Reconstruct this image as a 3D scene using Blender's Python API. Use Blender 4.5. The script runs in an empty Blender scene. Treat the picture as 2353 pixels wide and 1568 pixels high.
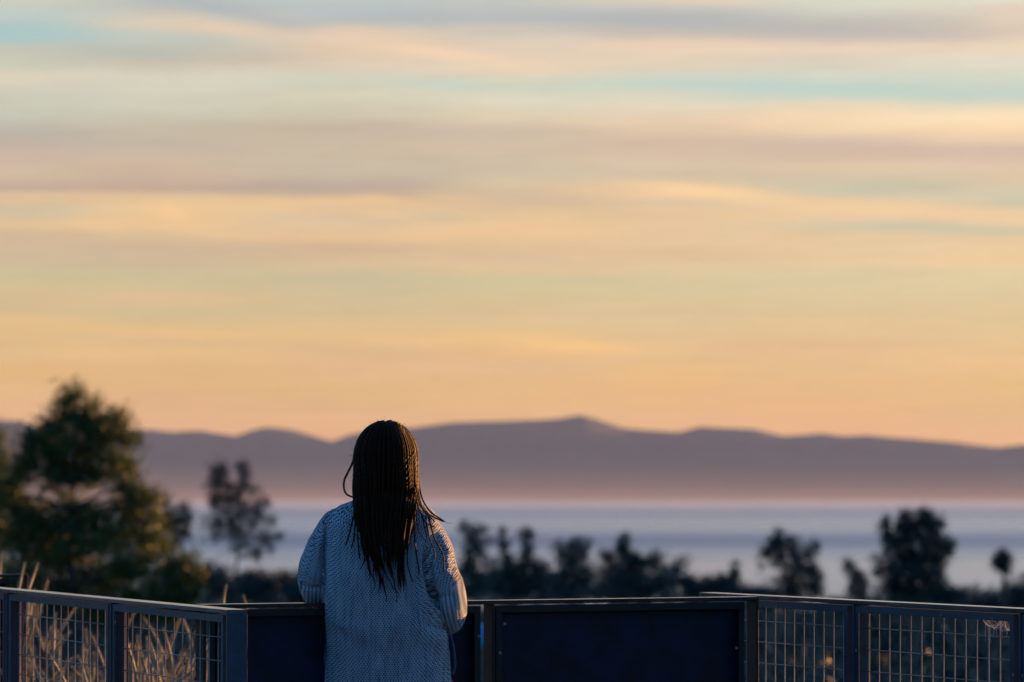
import bpy, bmesh, math, random
import numpy as np
from mathutils import Vector, Matrix, noise as mnoise
random.seed(7); RNG = np.random.default_rng(11)
PI = math.pi
scene = bpy.context.scene
COL = scene.collection

# ------------------------------------------------------------------ camera model
F, CX, CY, EYE = 10000.0, 1176.5, 784.0, 1120.0
TILT = math.atan((EYE - CY) / F)
ZC = 1.45
CAM = Vector((0, 0, ZC))

def P(px, py, Y):
    x = (px - CX) / F; y = (CY - py) / F
    d = Vector((x, math.cos(TILT) - y * math.sin(TILT), math.sin(TILT) + y * math.cos(TILT)))
    return CAM + d * (Y / d.y)

def on_height(px, py, z):
    x = (px - CX) / F; y = (CY - py) / F
    d = Vector((x, math.cos(TILT) - y * math.sin(TILT), math.sin(TILT) + y * math.cos(TILT)))
    return CAM + d * ((z - ZC) / d.z)

def proj_x(p):
    q = p - CAM
    return CX + F * q.x / (q.y * math.cos(TILT) + q.z * math.sin(TILT))

# ------------------------------------------------------------------ object helpers
def setp(o, label=None, cat=None, group=None, kind=None):
    if label: o['label'] = label
    if cat: o['category'] = cat
    if group: o['group'] = group
    if kind: o['kind'] = kind
    return o

def empty(name, loc, label, cat, group=None):
    o = bpy.data.objects.new(name, None); o.location = loc; o.empty_display_size = 0.2
    COL.objects.link(o); setp(o, label, cat, group)
    return o

def link_mesh(name, me, mat, parent=None, smooth=False):
    if mat: me.materials.append(mat)
    if smooth:
        me.polygons.foreach_set('use_smooth', [True] * len(me.polygons))
    o = bpy.data.objects.new(name, me); COL.objects.link(o)
    if parent:
        o.parent = parent
        o.matrix_parent_inverse = Matrix.Translation(-Vector(parent.location)) if False else Matrix.Identity(4)
        # geometry is written in world coordinates: shift it to the parent's origin
        me.transform(Matrix.Translation(-world_loc(parent)))
    return o

def world_loc(o):
    v = Vector((0, 0, 0))
    while o: v += Vector(o.location); o = o.parent
    return v

class MB:
    def __init__(s): s.v = []; s.f = []
    def add(s, vs, fs):
        b = len(s.v); s.v += [tuple(p) for p in vs]; s.f += [tuple(i + b for i in q) for q in fs]
    def obox(s, o, ax, ay, az, xr, yr, zr):
        vs = [o + ax * x + ay * y + az * z for x in xr for y in yr for z in zr]
        s.add(vs, [(0, 1, 3, 2), (4, 6, 7, 5), (0, 4, 5, 1), (2, 3, 7, 6), (0, 2, 6, 4), (1, 5, 7, 3)])
    def tube(s, pts, rads, n=8, caps=True, ell=None):
        pts = [Vector(p) for p in pts]
        if not hasattr(rads, '__len__'): rads = [rads] * len(pts)
        b = len(s.v); prev = None
        for i, p in enumerate(pts):
            t = (pts[min(i + 1, len(pts) - 1)] - pts[max(i - 1, 0)])
            if t.length < 1e-9: t = Vector((0, 0, 1))
            t.normalize()
            if prev is None:
                ref = Vector((0, 1, 0)) if abs(t.y) < 0.9 else Vector((1, 0, 0))
                u = t.cross(ref).normalized()
            else:
                u = (prev - t * prev.dot(t))
                u = u.normalized() if u.length > 1e-6 else t.orthogonal().normalized()
            prev = u; w = t.cross(u)
            r = rads[i]
            for k in range(n):
                a = 2 * PI * k / n
                s.v.append(tuple(p + u * (r * math.cos(a)) + w * (r * math.sin(a))))
        for i in range(len(pts) - 1):
            for k in range(n):
                k2 = (k + 1) % n
                s.f.append((b + i * n + k, b + i * n + k2, b + (i + 1) * n + k2, b + (i + 1) * n + k))
        if caps:
            s.f.append(tuple(b + k for k in range(n))[::-1])
            s.f.append(tuple(b + (len(pts) - 1) * n + k for k in range(n)))
    def ball(s, c, r, nu=16, nv=10):
        c = Vector(c); r = r if hasattr(r, '__len__') else (r, r, r)
        b = len(s.v)
        for j in range(nv + 1):
            th = PI * j / nv
            for k in range(nu):
                a = 2 * PI * k / nu
                s.v.append((c.x + r[0] * math.sin(th) * math.cos(a), c.y + r[1] * math.sin(th) * math.sin(a), c.z + r[2] * math.cos(th)))
        for j in range(nv):
            for k in range(nu):
                k2 = (k + 1) % nu
                s.f.append((b + j * nu + k, b + (j + 1) * nu + k, b + (j + 1) * nu + k2, b + j * nu + k2))
    def rings(s, rings):
        n = len(rings[0]); b = len(s.v)
        for r in rings: s.v += [tuple(p) for p in r]
        for i in range(len(rings) - 1):
            for k in range(n):
                k2 = (k + 1) % n
                s.f.append((b + i * n + k, b + i * n + k2, b + (i + 1) * n + k2, b + (i + 1) * n + k))
        s.f.append(tuple(b + k for k in range(n))[::-1])
        s.f.append(tuple(b + (len(rings) - 1) * n + k for k in range(n)))
    def mesh(s, name):
        me = bpy.data.meshes.new(name); me.from_pydata(s.v, [], s.f); me.update(); return me
    def build(s, name, mat, parent=None, smooth=False, bevel=0):
        o = link_mesh(name, s.mesh(name), mat, parent, smooth)
        if bevel:
            m = o.modifiers.new('bevel', 'BEVEL'); m.width = bevel; m.segments = 2; m.limit_method = 'ANGLE'
        return o

def smooth_path(pts, n):
    """Catmull-Rom through points, n samples"""
    pts = [Vector(p) for p in pts]
    q = [pts[0] * 2 - pts[1]] + pts + [pts[-1] * 2 - pts[-2]]
    out = []
    m = len(pts) - 1
    for i in range(n):
        t = i / (n - 1) * m; k = min(int(t), m - 1); t -= k
        a, b, c, d = q[k], q[k + 1], q[k + 2], q[k + 3]
        out.append(0.5 * ((2 * b) + (c - a) * t + (2 * a - 5 * b + 4 * c - d) * t * t + (3 * b - a - 3 * c + d) * t * t * t))
    return out

def srgb(r, g, b):
    f = lambda c: (c / 255 / 12.92) if c / 255 <= 0.04045 else ((c / 255 + 0.055) / 1.055) ** 2.4
    return (f(r), f(g), f(b), 1)

# ------------------------------------------------------------------ node helpers
class NT:
    def __init__(s, nt): s.nt = nt; s.n = nt.nodes; s.l = nt.links
    def node(s, t, **kw):
        n = s.n.new(t)
        for k, v in kw.items(): setattr(n, k, v)
        return n
    def put(s, sock, v):
        if isinstance(v, bpy.types.NodeSocket): s.l.new(v, sock)
        elif v is not None: sock.default_value = v
    def math(s, op, a, b=None, c=None, clamp=False):
        n = s.node('ShaderNodeMath', operation=op, use_clamp=clamp)
        s.put(n.inputs[0], a)
        if b is not None: s.put(n.inputs[1], b)
        if c is not None: s.put(n.inputs[2], c)
        return n.outputs[0]
    def mix(s, f, a, b, blend='MIX'):
        n = s.node('ShaderNodeMix', data_type='RGBA', blend_type=blend)
        s.put(n.inputs[0], f); s.put(n.inputs[6], a); s.put(n.inputs[7], b)
        return n.outputs[2]
    def maprange(s, v, a, b, c=0.0, d=1.0, smooth=False):
        n = s.node('ShaderNodeMapRange', interpolation_type='SMOOTHSTEP' if smooth else 'LINEAR')
        for i, x in enumerate((v, a, b, c, d)): s.put(n.inputs[i], x)
        return n.outputs[0]
    def comb(s, x, y, z=0.0):
        n = s.node('ShaderNodeCombineXYZ'); s.put(n.inputs[0], x); s.put(n.inputs[1], y); s.put(n.inputs[2], z)
        return n.outputs[0]
    def noise(s, vec, scale=1.0, detail=2.0, rough=0.5, dim='3D'):
        n = s.node('ShaderNodeTexNoise', noise_dimensions=dim)
        if vec is not None: s.l.new(vec, n.inputs['Vector'])
        n.inputs['Scale'].default_value = scale; n.inputs['Detail'].default_value = detail; n.inputs['Roughness'].default_value = rough
        return n.outputs['Fac']
    def ramp(s, f, stops, interp='LINEAR'):
        n = s.node('ShaderNodeValToRGB'); cr = n.color_ramp; cr.interpolation = interp
        while len(cr.elements) > 1: cr.elements.remove(cr.elements[-1])
        cr.elements[0].position = stops[0][0]; cr.elements[0].color = stops[0][1]
        for p, c in stops[1:]:
            e = cr.elements.new(p); e.color = c
        s.put(n.inputs[0], f)
        return n.outputs[0]

def new_mat(name):
    m = bpy.data.materials.new(name); m.use_nodes = True
    t = NT(m.node_tree); b = m.node_tree.nodes['Principled BSDF']
    return m, t, b

def gray(v): return (v, v, v, 1)

# ------------------------------------------------------------------ world: sky over the channel
SUN_AZ, SUN_EL = math.radians(50.5), math.radians(3.0)
SUN_DIR = Vector((math.sin(SUN_AZ) * math.cos(SUN_EL), math.cos(SUN_AZ) * math.cos(SUN_EL), math.sin(SUN_EL)))

SKY = {
 0: [(0,210,208,192),(45,190,203,198),(75,172,200,198),(98,176,200,196),(125,200,198,180),(150,200,203,185),(185,220,210,188),(210,208,206,186),(270,200,200,182),(300,188,182,168),(325,190,178,165),(365,205,183,162),(405,214,190,162),(428,200,176,154),(441,190,168,150),(453,225,192,155),(470,222,194,155),(490,208,192,158),(520,228,195,150),(550,212,186,150),(600,208,186,150),(640,205,192,148),(670,215,190,142),(705,214,188,138),(737,226,190,132),(760,228,190,130),(800,226,186,126),(860,230,182,124),(960,235,178,130)],
 390: [(0,185,192,190),(20,190,192,185),(45,215,205,185),(65,222,205,180),(85,195,200,188),(130,190,192,178),(150,205,195,175),(180,218,212,190),(240,210,208,186),(300,198,188,165),(340,196,182,162),(385,208,184,158),(420,202,176,154),(438,196,170,148),(452,226,194,150),(480,238,200,148),(510,238,198,145),(545,220,190,148),(580,208,182,148),(620,208,188,148),(650,205,190,146),(688,222,190,140),(720,212,190,140),(760,228,188,128),(782,222,184,130),(810,232,188,126),(860,226,180,126),(950,232,176,126),(1010,235,172,125)],
 780: [(0,195,203,198),(20,185,194,194),(45,182,190,190),(60,190,192,184),(75,226,204,178),(100,230,204,176),(130,225,202,175),(155,222,206,184),(180,212,210,190),(195,206,210,190),(220,216,210,186),(260,206,198,174),(300,200,184,160),(350,204,188,162),(400,200,186,162),(425,190,172,156),(440,196,176,150),(455,235,196,145),(475,228,194,150),(500,222,195,158),(540,234,196,148),(570,212,184,146),(600,222,192,150),(640,204,190,150),(700,212,190,145),(760,228,190,134),(777,232,190,128),(800,224,184,130),(850,232,184,128),(900,228,180,124),(960,235,176,124),(1010,235,170,125)],
 1176: [(0,195,200,192),(20,190,194,192),(45,186,190,188),(70,205,198,184),(100,222,206,186),(130,230,208,184),(160,232,212,184),(190,212,214,192),(200,210,214,194),(230,224,216,192),(265,226,210,180),(300,206,188,166),(340,212,192,166),(400,208,192,165),(420,218,196,160),(460,212,186,154),(490,228,195,150),(530,240,200,150),(570,226,192,148),(620,226,196,150),(640,212,198,152),(690,218,194,145),(740,225,194,142),(785,240,194,128),(810,240,190,126),(840,230,186,130),(900,234,182,124),(960,234,178,124),(1010,234,172,125)],
 1570: [(0,232,212,185),(15,205,200,190),(40,184,186,182),(60,184,186,184),(80,205,192,178),(100,236,212,184),(140,232,212,186),(175,216,214,194),(195,198,212,198),(215,218,216,194),(245,228,216,190),(275,232,206,174),(330,216,190,165),(345,214,188,164),(380,218,196,168),(410,215,195,165),(425,230,200,158),(445,248,208,158),(465,225,198,160),(490,232,198,154),(530,234,200,155),(580,226,194,150),(610,228,200,155),(650,218,200,155),(720,224,196,146),(790,230,192,136),(830,232,190,130),(860,240,188,128),(920,238,182,126),(970,240,180,126),(1010,238,176,128)],
 1960: [(0,222,222,204),(25,215,214,198),(50,195,192,182),(75,190,186,178),(90,204,190,178),(115,234,212,186),(140,222,208,188),(170,216,216,198),(200,196,212,202),(225,200,212,196),(245,235,218,188),(270,250,220,182),(300,240,212,175),(335,214,190,168),(360,214,188,166),(390,226,200,170),(430,204,198,170),(445,208,196,168),(460,240,206,160),(485,244,206,160),(510,232,202,162),(525,208,198,165),(545,234,204,160),(590,236,204,158),(640,222,204,160),(700,224,200,150),(760,230,196,142),(800,232,190,136),(850,234,190,130),(910,238,184,128),(960,242,180,126),(1010,242,176,128)],
 2353: [(0,232,228,208),(30,228,210,188),(60,226,208,186),(80,226,204,184),(115,238,218,190),(150,226,220,200),(200,208,216,200),(225,196,212,200),(245,226,220,192),(270,255,226,186),(300,255,222,180),(320,240,210,175),(350,214,188,168),(370,220,194,168),(420,226,200,168),(450,210,202,172),(470,204,200,172),(490,240,205,160),(520,240,206,160),(535,206,198,165),(550,236,204,158),(600,240,206,155),(640,228,208,160),(700,226,202,150),(770,230,196,140),(830,240,196,132),(880,236,190,130),(950,238,184,128),(1020,242,180,128)],
}

EXPO = 2 ** 1.7   # the photograph is exposed for the dusk: view exposure +1.7
STREAKS = [(1330,795,150,13,.06,(255,203,128),.9),(1620,440,160,12,.10,(255,216,160),.85),(1930,478,240,11,.07,(250,212,162),.55),(1980,447,220,9,.08,(200,200,174),.65),
 (2150,532,240,8,.03,(200,198,168),.6),(520,28,150,15,.2,(172,181,185),.75),(1500,50,350,18,.05,(178,182,184),.6),(2000,76,280,15,.04,(192,188,181),.5),
 (520,72,110,11,.1,(238,208,180),.6),(1010,124,160,14,.12,(250,217,180),.85),(820,76,80,12,.05,(235,206,176),.6),(300,127,190,13,.03,(182,188,178),.55),(560,126,150,16,.0,(204,188,170),.45),
 (60,86,150,20,-.05,(168,200,201),.6),(1030,198,90,7,0,(198,214,200),.8),(1500,192,100,8,0,(198,214,200),.7),(1900,211,360,17,.05,(193,214,204),.85),(880,308,120,9,0,(200,182,165),.55),
 (650,431,250,8,0,(184,164,150),.65),(930,452,100,8,.15,(204,174,148),.55),(600,474,190,12,0,(242,204,150),.5),(392,488,38,20,.3,(252,204,146),.8),(215,525,80,11,.15,(246,202,150),.6),
 (500,540,170,9,.12,(245,202,150),.6),(1010,500,55,9,.1,(196,188,160),.5),(900,492,70,12,.1,(240,204,150),.5),(1250,497,60,10,.0,(244,206,154),.6),(760,566,210,6,.03,(202,172,145),.5),(420,770,210,6,.06,(250,200,132),.6),(80,741,120,7,.03,(244,196,132),.6),
 (950,787,170,6,.05,(250,200,130),.6),(250,822,120,13,.08,(244,194,128),.45),(2200,277,280,18,-.03,(255,230,186),.7),(350,690,90,6,.02,(236,196,148),.5),(1700,560,160,8,.03,(240,206,160),.5),(1250,600,240,8,.04,(212,190,160),.4),(2150,826,200,9,.03,(250,200,134),.5),(1100,345,240,7,.0,(212,184,164),.4),(2000,345,300,9,.02,(212,184,166),.5)]

def build_world():
    w = bpy.data.worlds.new("World"); scene.world = w; w.use_nodes = True
    t = NT(w.node_tree); bg = w.node_tree.nodes['Background']
    STR = 0.1
    sky = t.node('ShaderNodeTexSky', sky_type='NISHITA', sun_disc=False)
    sky.sun_elevation = SUN_EL; sky.sun_rotation = SUN_AZ; sky.altitude = 100; sky.dust_density = 1.5
    tc = t.node('ShaderNodeTexCoord')
    sp = t.node('ShaderNodeSeparateXYZ'); t.l.new(tc.outputs['Generated'], sp.inputs[0])
    X, Y, Z = sp.outputs
    az = t.math('ARCTAN2', X, Y); el = t.math('ARCSINE', Z)
    U = t.math('MULTIPLY_ADD', az, F, CX); V = t.math('MULTIPLY_ADD', el, -F, EYE)
    # cloud drift: long soft warps of the layers
    n1 = t.noise(t.comb(t.math('MULTIPLY', U, 1 / 520), t.math('MULTIPLY', V, 1 / 70)), 1, 3, 0.55)
    n2 = t.noise(t.comb(t.math('MULTIPLY', U, 1 / 150), t.math('MULTIPLY', V, 1 / 26), 3.3), 1, 3, 0.6)
    n3 = t.noise(t.comb(t.math('MULTIPLY', U, 1 / 700), t.math('MULTIPLY', V, 1 / 200), 8.1), 1, 2, 0.5)
    Vw = t.math('ADD', V, t.math('MULTIPLY_ADD', n1, 26, -13))
    Vw = t.math('ADD', Vw, t.math('MULTIPLY_ADD', n2, 16, -8))
    Uw = t.math('ADD', U, t.math('MULTIPLY_ADD', n3, 500, -250))
    Uw = t.math('ADD', Uw, t.math('MULTIPLY_ADD', n2, 160, -80))
    f = t.maprange(Vw, -60, 1060)
    cols = sorted(SKY); prev = None; col = None
    for c in cols:
        stops = [((y + 60) / 1120, srgb(r, g, b - (12 if y > 850 else 0))) for y, r, g, b in SKY[c]]
        rc = t.ramp(f, stops, 'EASE')
        if col is None: col = rc
        else: col = t.mix(t.maprange(Uw, prev, c, 0, 1, True), col, rc)
        prev = c
    # fine thin streaks of cirrus
    n4 = t.noise(t.comb(t.math('MULTIPLY', U, 1 / 260), t.math('MULTIPLY', t.math('MULTIPLY_ADD', U, 0.03, V), 1 / 13), 5.5), 1, 4, 0.6)
    n5 = t.noise(t.comb(t.math('MULTIPLY', t.math('ADD', U, t.math('MULTIPLY', n2, 90)), 1 / 75), t.math('MULTIPLY', t.math('MULTIPLY_ADD', U, -0.05, V), 1 / 8), 12.5), 1, 5, 0.65)
    k = t.math('MULTIPLY', t.maprange(n4, 0.3, 0.7, 0.945, 1.045), t.maprange(n5, 0.3, 0.7, 0.975, 1.02))
    col = t.mix(1.0, col, t.comb(k, k, k), 'MULTIPLY')
    # single streaks and wisps: (azimuth, elevation, half length, half thickness, slope, colour, opacity)
    Vn = t.math('ADD', V, t.math('MULTIPLY_ADD', n2, 30, -15)); Un = t.math('ADD', U, t.math('MULTIPLY_ADD', n2, 120, -60))
    Vn = t.math('ADD', Vn, t.math('MULTIPLY_ADD', n1, 16, -8))
    for (u0, v0, a, b_, sl, c, al) in STREAKS:
        du = t.math('MULTIPLY_ADD', Un, 1 / a, -u0 / a)
        dv = t.math('MULTIPLY_ADD', Un, -sl / b_, (u0 * sl - v0) / b_); dv = t.math('MULTIPLY_ADD', Vn, 1 / b_, dv)
        e = t.math('MULTIPLY_ADD', du, du, t.math('MULTIPLY', dv, dv))
        wgt = t.math('MULTIPLY', t.math('POWER', 0.3679, e), al)
        col = t.mix(wgt, col, srgb(*c))
    kk = t.comb(10.0 / EXPO, 10.0 / EXPO, 10.0 / EXPO)
    col = t.mix(1.0, col, kk, 'MULTIPLY')
    # the clouds thin out overhead and behind: clear evening sky takes over
    m_el = t.maprange(V, -150, -1500, 1, 0, True)
    m_az = t.math('MULTIPLY', t.maprange(az, 0.4, 1.4, 1, 0, True), t.maprange(az, -0.5, -0.16, 0, 1, True))
    tc_ = t.mix(t.maprange(V, -2200, 1000, 0, 1, True), SKYTINT, LOWTINT)
    tint = t.mix(1.0, sky.outputs[0], tc_, 'MULTIPLY')
    out = t.mix(t.math('MULTIPLY', m_el, m_az), tint, col)
    t.l.new(out, bg.inputs[0]); bg.inputs[1].default_value = STR
    w.cycles.sampling_method = 'MANUAL'; w.cycles.sample_map_resolution = 2048

SKYTINT = (1.1 / EXPO, 2.8 / EXPO, 5.6 / EXPO, 1)
LOWTINT = (0.75 / EXPO, 1.9 / EXPO, 4.2 / EXPO, 1)
build_world()

sun = bpy.data.lights.new('sun', 'SUN'); sun.energy = 5.0; sun.angle = math.radians(0.5); sun.color = (1.0, 0.43, 0.13)
so = bpy.data.objects.new('sun', sun); COL.objects.link(so); so.location = (30, 5, 30)
so.rotation_euler = (-SUN_DIR).to_track_quat('-Z', 'Y').to_euler()

# ------------------------------------------------------------------ camera
cd = bpy.data.cameras.new('camera'); cam = bpy.data.objects.new('camera', cd); COL.objects.link(cam)
cam.location = CAM; cam.rotation_euler = (PI / 2 + TILT, 0, 0)
cd.sensor_width = 36; cd.lens = 36 * F / 2353; cd.clip_start = 0.5; cd.clip_end = 120000
cd.dof.use_dof = True; cd.dof.focus_distance = 14.3; cd.dof.aperture_fstop = 4.9
scene.camera = cam
scene.view_settings.view_transform = 'Standard'; scene.view_settings.look = 'None'
scene.view_settings.exposure = 1.7; scene.view_settings.gamma = 1.0
scene.cycles.use_denoising = True
scene.cycles.volume_bounces = 1; scene.cycles.max_bounces = 8; scene.cycles.transparent_max_bounces = 16

# ------------------------------------------------------------------ materials
def paint_mat(name, base, rough, var=0.25, spec=None):
    m, t, b = new_mat(name)
    tc = t.node('ShaderNodeTexCoord')
    n = t.noise(tc.outputs['Object'], 9, 6, 0.65)
    n2 = t.noise(tc.outputs['Object'], 90, 4, 0.6)
    c2 = tuple(min(1, x * (1 + var * 1.4)) for x in base[:3]) + (1,)
    c1 = tuple(x * (1 - var) for x in base[:3]) + (1,)
    col = t.mix(t.maprange(n, 0.35, 0.68), c1, c2)
    # dusty scuffs and drips
    du = t.maprange(n2, 0.62, 0.75, 0, 0.5)
    col = t.mix(du, col, (base[0] * 2 + 0.006, base[1] * 2 + 0.007, base[2] * 2 + 0.009, 1))
    t.l.new(col, b.inputs['Base Color'])
    t.l.new(t.maprange(n, 0.3, 0.7, rough - 0.07, rough + 0.1), b.inputs['Roughness'])
    bp = t.node('ShaderNodeBump'); bp.inputs['Strength'].default_value = 0.08; bp.inputs['Distance'].default_value = 0.002
    t.l.new(n2, bp.inputs['Height']); t.l.new(bp.outputs[0], b.inputs['Normal'])
    if spec is not None: b.inputs['Specular IOR Level'].default_value = spec
    return m

M = {}
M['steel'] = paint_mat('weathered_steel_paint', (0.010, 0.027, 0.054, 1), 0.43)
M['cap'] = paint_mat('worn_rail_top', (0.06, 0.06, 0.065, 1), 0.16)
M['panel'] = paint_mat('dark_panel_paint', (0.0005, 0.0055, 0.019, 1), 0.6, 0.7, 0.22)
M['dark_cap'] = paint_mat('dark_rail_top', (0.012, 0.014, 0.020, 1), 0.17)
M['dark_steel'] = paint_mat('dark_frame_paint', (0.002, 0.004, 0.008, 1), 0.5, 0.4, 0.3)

def simple(name, base, rough=0.6, metal=0.0, var=0.3, scale=20):
    m, t, b = new_mat(name)
    tc = t.node('ShaderNodeTexCoord')
    n = t.noise(tc.outputs['Object'], scale, 4, 0.6)
    c1 = tuple(x * (1 - var) for x in base[:3]) + (1,); c2 = tuple(min(1, x * (1 + var)) for x in base[:3]) + (1,)
    t.l.new(t.mix(t.maprange(n, 0.3, 0.7), c1, c2), b.inputs['Base Color'])
    b.inputs['Roughness'].default_value = rough; b.inputs['Metallic'].default_value = metal
    return m
M['wire'] = simple('galvanised_wire', (0.20, 0.155, 0.13, 1), 0.3, 0.15, 0.2, 200)
M['screw'] = simple('screw_steel', (0.12, 0.14, 0.17, 1), 0.35, 0.6, 0.2, 300)
M['skin'] = simple('brown_skin', (0.13, 0.065, 0.038, 1), 0.5, 0, 0.12, 60)
M['trousers'] = simple('crimson_cotton', (0.42, 0.008, 0.045, 1), 0.85, 0, 0.2, 80)
M['shoe'] = simple('dark_leather', (0.02, 0.018, 0.018, 1), 0.5)
M['eye'] = simple('eye_white', (0.6, 0.58, 0.55, 1), 0.3)
M['bark'] = simple('bark', (0.05, 0.038, 0.03, 1), 0.9, 0, 0.4, 3)
M['bark_pale'] = simple('pale_bark', (0.12, 0.10, 0.09, 1), 0.9, 0, 0.35, 2)
M['deck'] = simple('concrete_deck', (0.25, 0.24, 0.23, 1), 0.85, 0, 0.15, 3)
M['tarp'] = simple('blue_tarpaulin', (0.03, 0.20, 0.42, 1), 0.6, 0, 0.12, 4)
M['bird'] = simple('dark_feathers', (0.02, 0.02, 0.022, 1), 0.7)
M['web'] = simple('spider_silk', (0.75, 0.70, 0.68, 1), 0.5, 0, 0.05)

def leaf_mat(name, c_dark, c_light, scale=0.6, trans=0.25):
    m, t, b = new_mat(name)
    g = t.node('ShaderNodeNewGeometry')
    tc = t.node('ShaderNodeTexCoord')
    n = t.noise(tc.outputs['Object'], scale, 3, 0.6)
    rn = g.outputs['Random Per Island']
    f = t.math('MULTIPLY_ADD', rn, 0.5, t.maprange(n, 0.35, 0.65, 0, 0.5))
    col = t.mix(f, c_dark + (1,), c_light + (1,))
    t.l.new(col, b.inputs['Base Color']); b.inputs['Roughness'].default_value = 0.6
    tr = t.node('ShaderNodeBsdfTranslucent'); t.l.new(col, tr.inputs[0])
    mx = t.node('ShaderNodeMixShader'); mx.inputs[0].default_value = trans
    t.l.new(b.outputs[0], mx.inputs[1]); t.l.new(tr.outputs[0], mx.inputs[2])
    out = [n for n in m.node_tree.nodes if n.type == 'OUTPUT_MATERIAL'][0]
    t.l.new(mx.outputs[0], out.inputs[0])
    return m
M['pine'] = leaf_mat('pine_needles', (0.014, 0.040, 0.018), (0.12, 0.15, 0.02), 0.8)
M['gum'] = leaf_mat('gum_leaves', (0.014, 0.030, 0.030), (0.032, 0.046, 0.042), 0.5, 0.12)
M['dusky'] = leaf_mat('dusky_leaves', (0.032, 0.030, 0.034), (0.05, 0.042, 0.042), 0.5)
M['teal'] = leaf_mat('blue_green_leaves', (0.014, 0.034, 0.036), (0.030, 0.052, 0.048), 0.4, 0.12)
M['olive'] = leaf_mat('olive_scrub', (0.010, 0.022, 0.020), (0.012, 0.015, 0.010), 0.25, 0.0)
M['blade'] = leaf_mat('dry_grass_blade', (0.04, 0.05, 0.035), (0.11, 0.115, 0.08), 3)
M['plume'] = leaf_mat('grass_plume', (0.15, 0.18, 0.16), (0.25, 0.28, 0.25), 8, 0.2)

# ------------------------------------------------------------------ sea, islands, land
SEA = -115.0
def sea_mat():
    m, t, b = new_mat('sea_water')
    g = t.node('ShaderNodeNewGeometry')
    mp = t.node('ShaderNodeMapping'); t.l.new(g.outputs['Position'], mp.inputs[0])
    mp.inputs['Scale'].default_value = (1 / 9000, 1 / 2600, 1)
    n = t.noise(mp.outputs[0], 1, 3, 0.55)
    sp = t.node('ShaderNodeSeparateXYZ'); t.l.new(g.outputs['Position'], sp.inputs[0])
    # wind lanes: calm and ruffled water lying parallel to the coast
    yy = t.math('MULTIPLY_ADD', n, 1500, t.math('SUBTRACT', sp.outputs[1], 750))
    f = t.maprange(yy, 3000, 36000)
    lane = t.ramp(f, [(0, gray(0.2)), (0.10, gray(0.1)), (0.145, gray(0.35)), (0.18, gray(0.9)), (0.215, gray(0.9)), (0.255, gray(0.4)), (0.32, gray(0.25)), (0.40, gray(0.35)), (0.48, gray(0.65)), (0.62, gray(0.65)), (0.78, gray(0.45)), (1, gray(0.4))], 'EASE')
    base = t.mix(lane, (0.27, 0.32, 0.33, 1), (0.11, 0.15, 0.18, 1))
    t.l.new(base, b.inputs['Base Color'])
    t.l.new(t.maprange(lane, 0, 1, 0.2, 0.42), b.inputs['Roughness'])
    b.inputs['IOR'].default_value = 1.33
    w = t.noise(g.outputs['Position'], 0.12, 6, 0.65)
    bp = t.node('ShaderNodeBump'); bp.inputs['Strength'].default_value = 0.3; bp.inputs['Distance'].default_value = 0.6
    t.l.new(w, bp.inputs['Height']); t.l.new(bp.outputs[0], b.inputs['Normal'])
    return m

def grid_mesh(xs, ys, zf):
    mb = MB(); nx, ny = len(xs), len(ys)
    mb.v = [(x, y, zf(x, y)) for y in ys for x in xs]
    mb.f = [(j * nx + i, j * nx + i + 1, (j + 1) * nx + i + 1, (j + 1) * nx + i) for j in range(ny - 1) for i in range(nx - 1)]
    return mb

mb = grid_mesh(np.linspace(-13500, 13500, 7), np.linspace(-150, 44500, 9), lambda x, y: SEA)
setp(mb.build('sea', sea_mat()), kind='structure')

RIDGE = [(-2600,1010),(-1900,985),(-1300,1000),(-700,975),(-250,980),(0,966),(45,968),(120,985),(220,992),(330,988),(400,993),(460,988),(540,1003),(575,990),(610,981),(660,986),(700,996),(762,1015),(810,998),(870,990),(945,984),(1050,970),(1150,968),(1240,966),(1290,961),(1335,953),(1370,963),(1430,983),(1500,990),(1560,993),(1610,980),(1680,985),(1740,988),(1800,1002),(1890,997),(1940,1003),(1990,1001),(2050,1006),(2110,1010),(2200,1016),(2290,1029),(2353,1022),(2700,1030),(3200,1015),(3900,1040),(4600,1060),(5200,1110)]
RD = 40000.0
def mountain_mat():
    m, t, b = new_mat('island_slopes')
    g = t.node('ShaderNodeNewGeometry')
    mp = t.node('ShaderNodeMapping'); t.l.new(g.outputs['Position'], mp.inputs[0]); mp.inputs['Scale'].default_value = (1 / 500,) * 3
    n = t.noise(mp.outputs[0], 1, 5, 0.6)
    t.l.new(t.mix(t.maprange(n, 0.35, 0.65), (0.022, 0.030, 0.045, 1), (0.040, 0.044, 0.055, 1)), b.inputs['Base Color'])
    b.inputs['Roughness'].default_value = 0.95; b.inputs['Specular IOR Level'].default_value = 0.1
    return m
def island():
    rx = np.array([(p[0] - CX) / F * RD for p in RIDGE]); rz = np.array([P(CX, p[1], RD).z for p in RIDGE])
    xs = np.linspace(-13000, 13000, 521); ys = np.concatenate([np.linspace(36500, 40000, 30), np.linspace(40150, 42500, 12)])
    def zf(x, y):
        h = np.interp(x, rx, rz) - SEA
        e = max(0, min(1, (13000 - abs(x)) / 1500))
        h *= e
        t_ = (y - 36500) / 3500 if y < 40000 else 1 - (y - 40000) / 2500
        t_ = max(0.0, min(1.0, t_))
        prof = t_ ** 0.85
        nz = mnoise.fractal(Vector((x / 900, y / 1300, 1.7)), 1.0, 2.0, 4)
        return SEA - 8 + (h + 8) * prof + nz * 150 * prof * (1 - t_) * e + 6 * mnoise.noise(Vector((x / 300, y / 300, 0))) * prof
    mb = grid_mesh(xs, ys, zf)
    o = mb.build('island_mountains', mountain_mat(), None, True)
    setp(o, kind='structure')
island()

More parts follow.
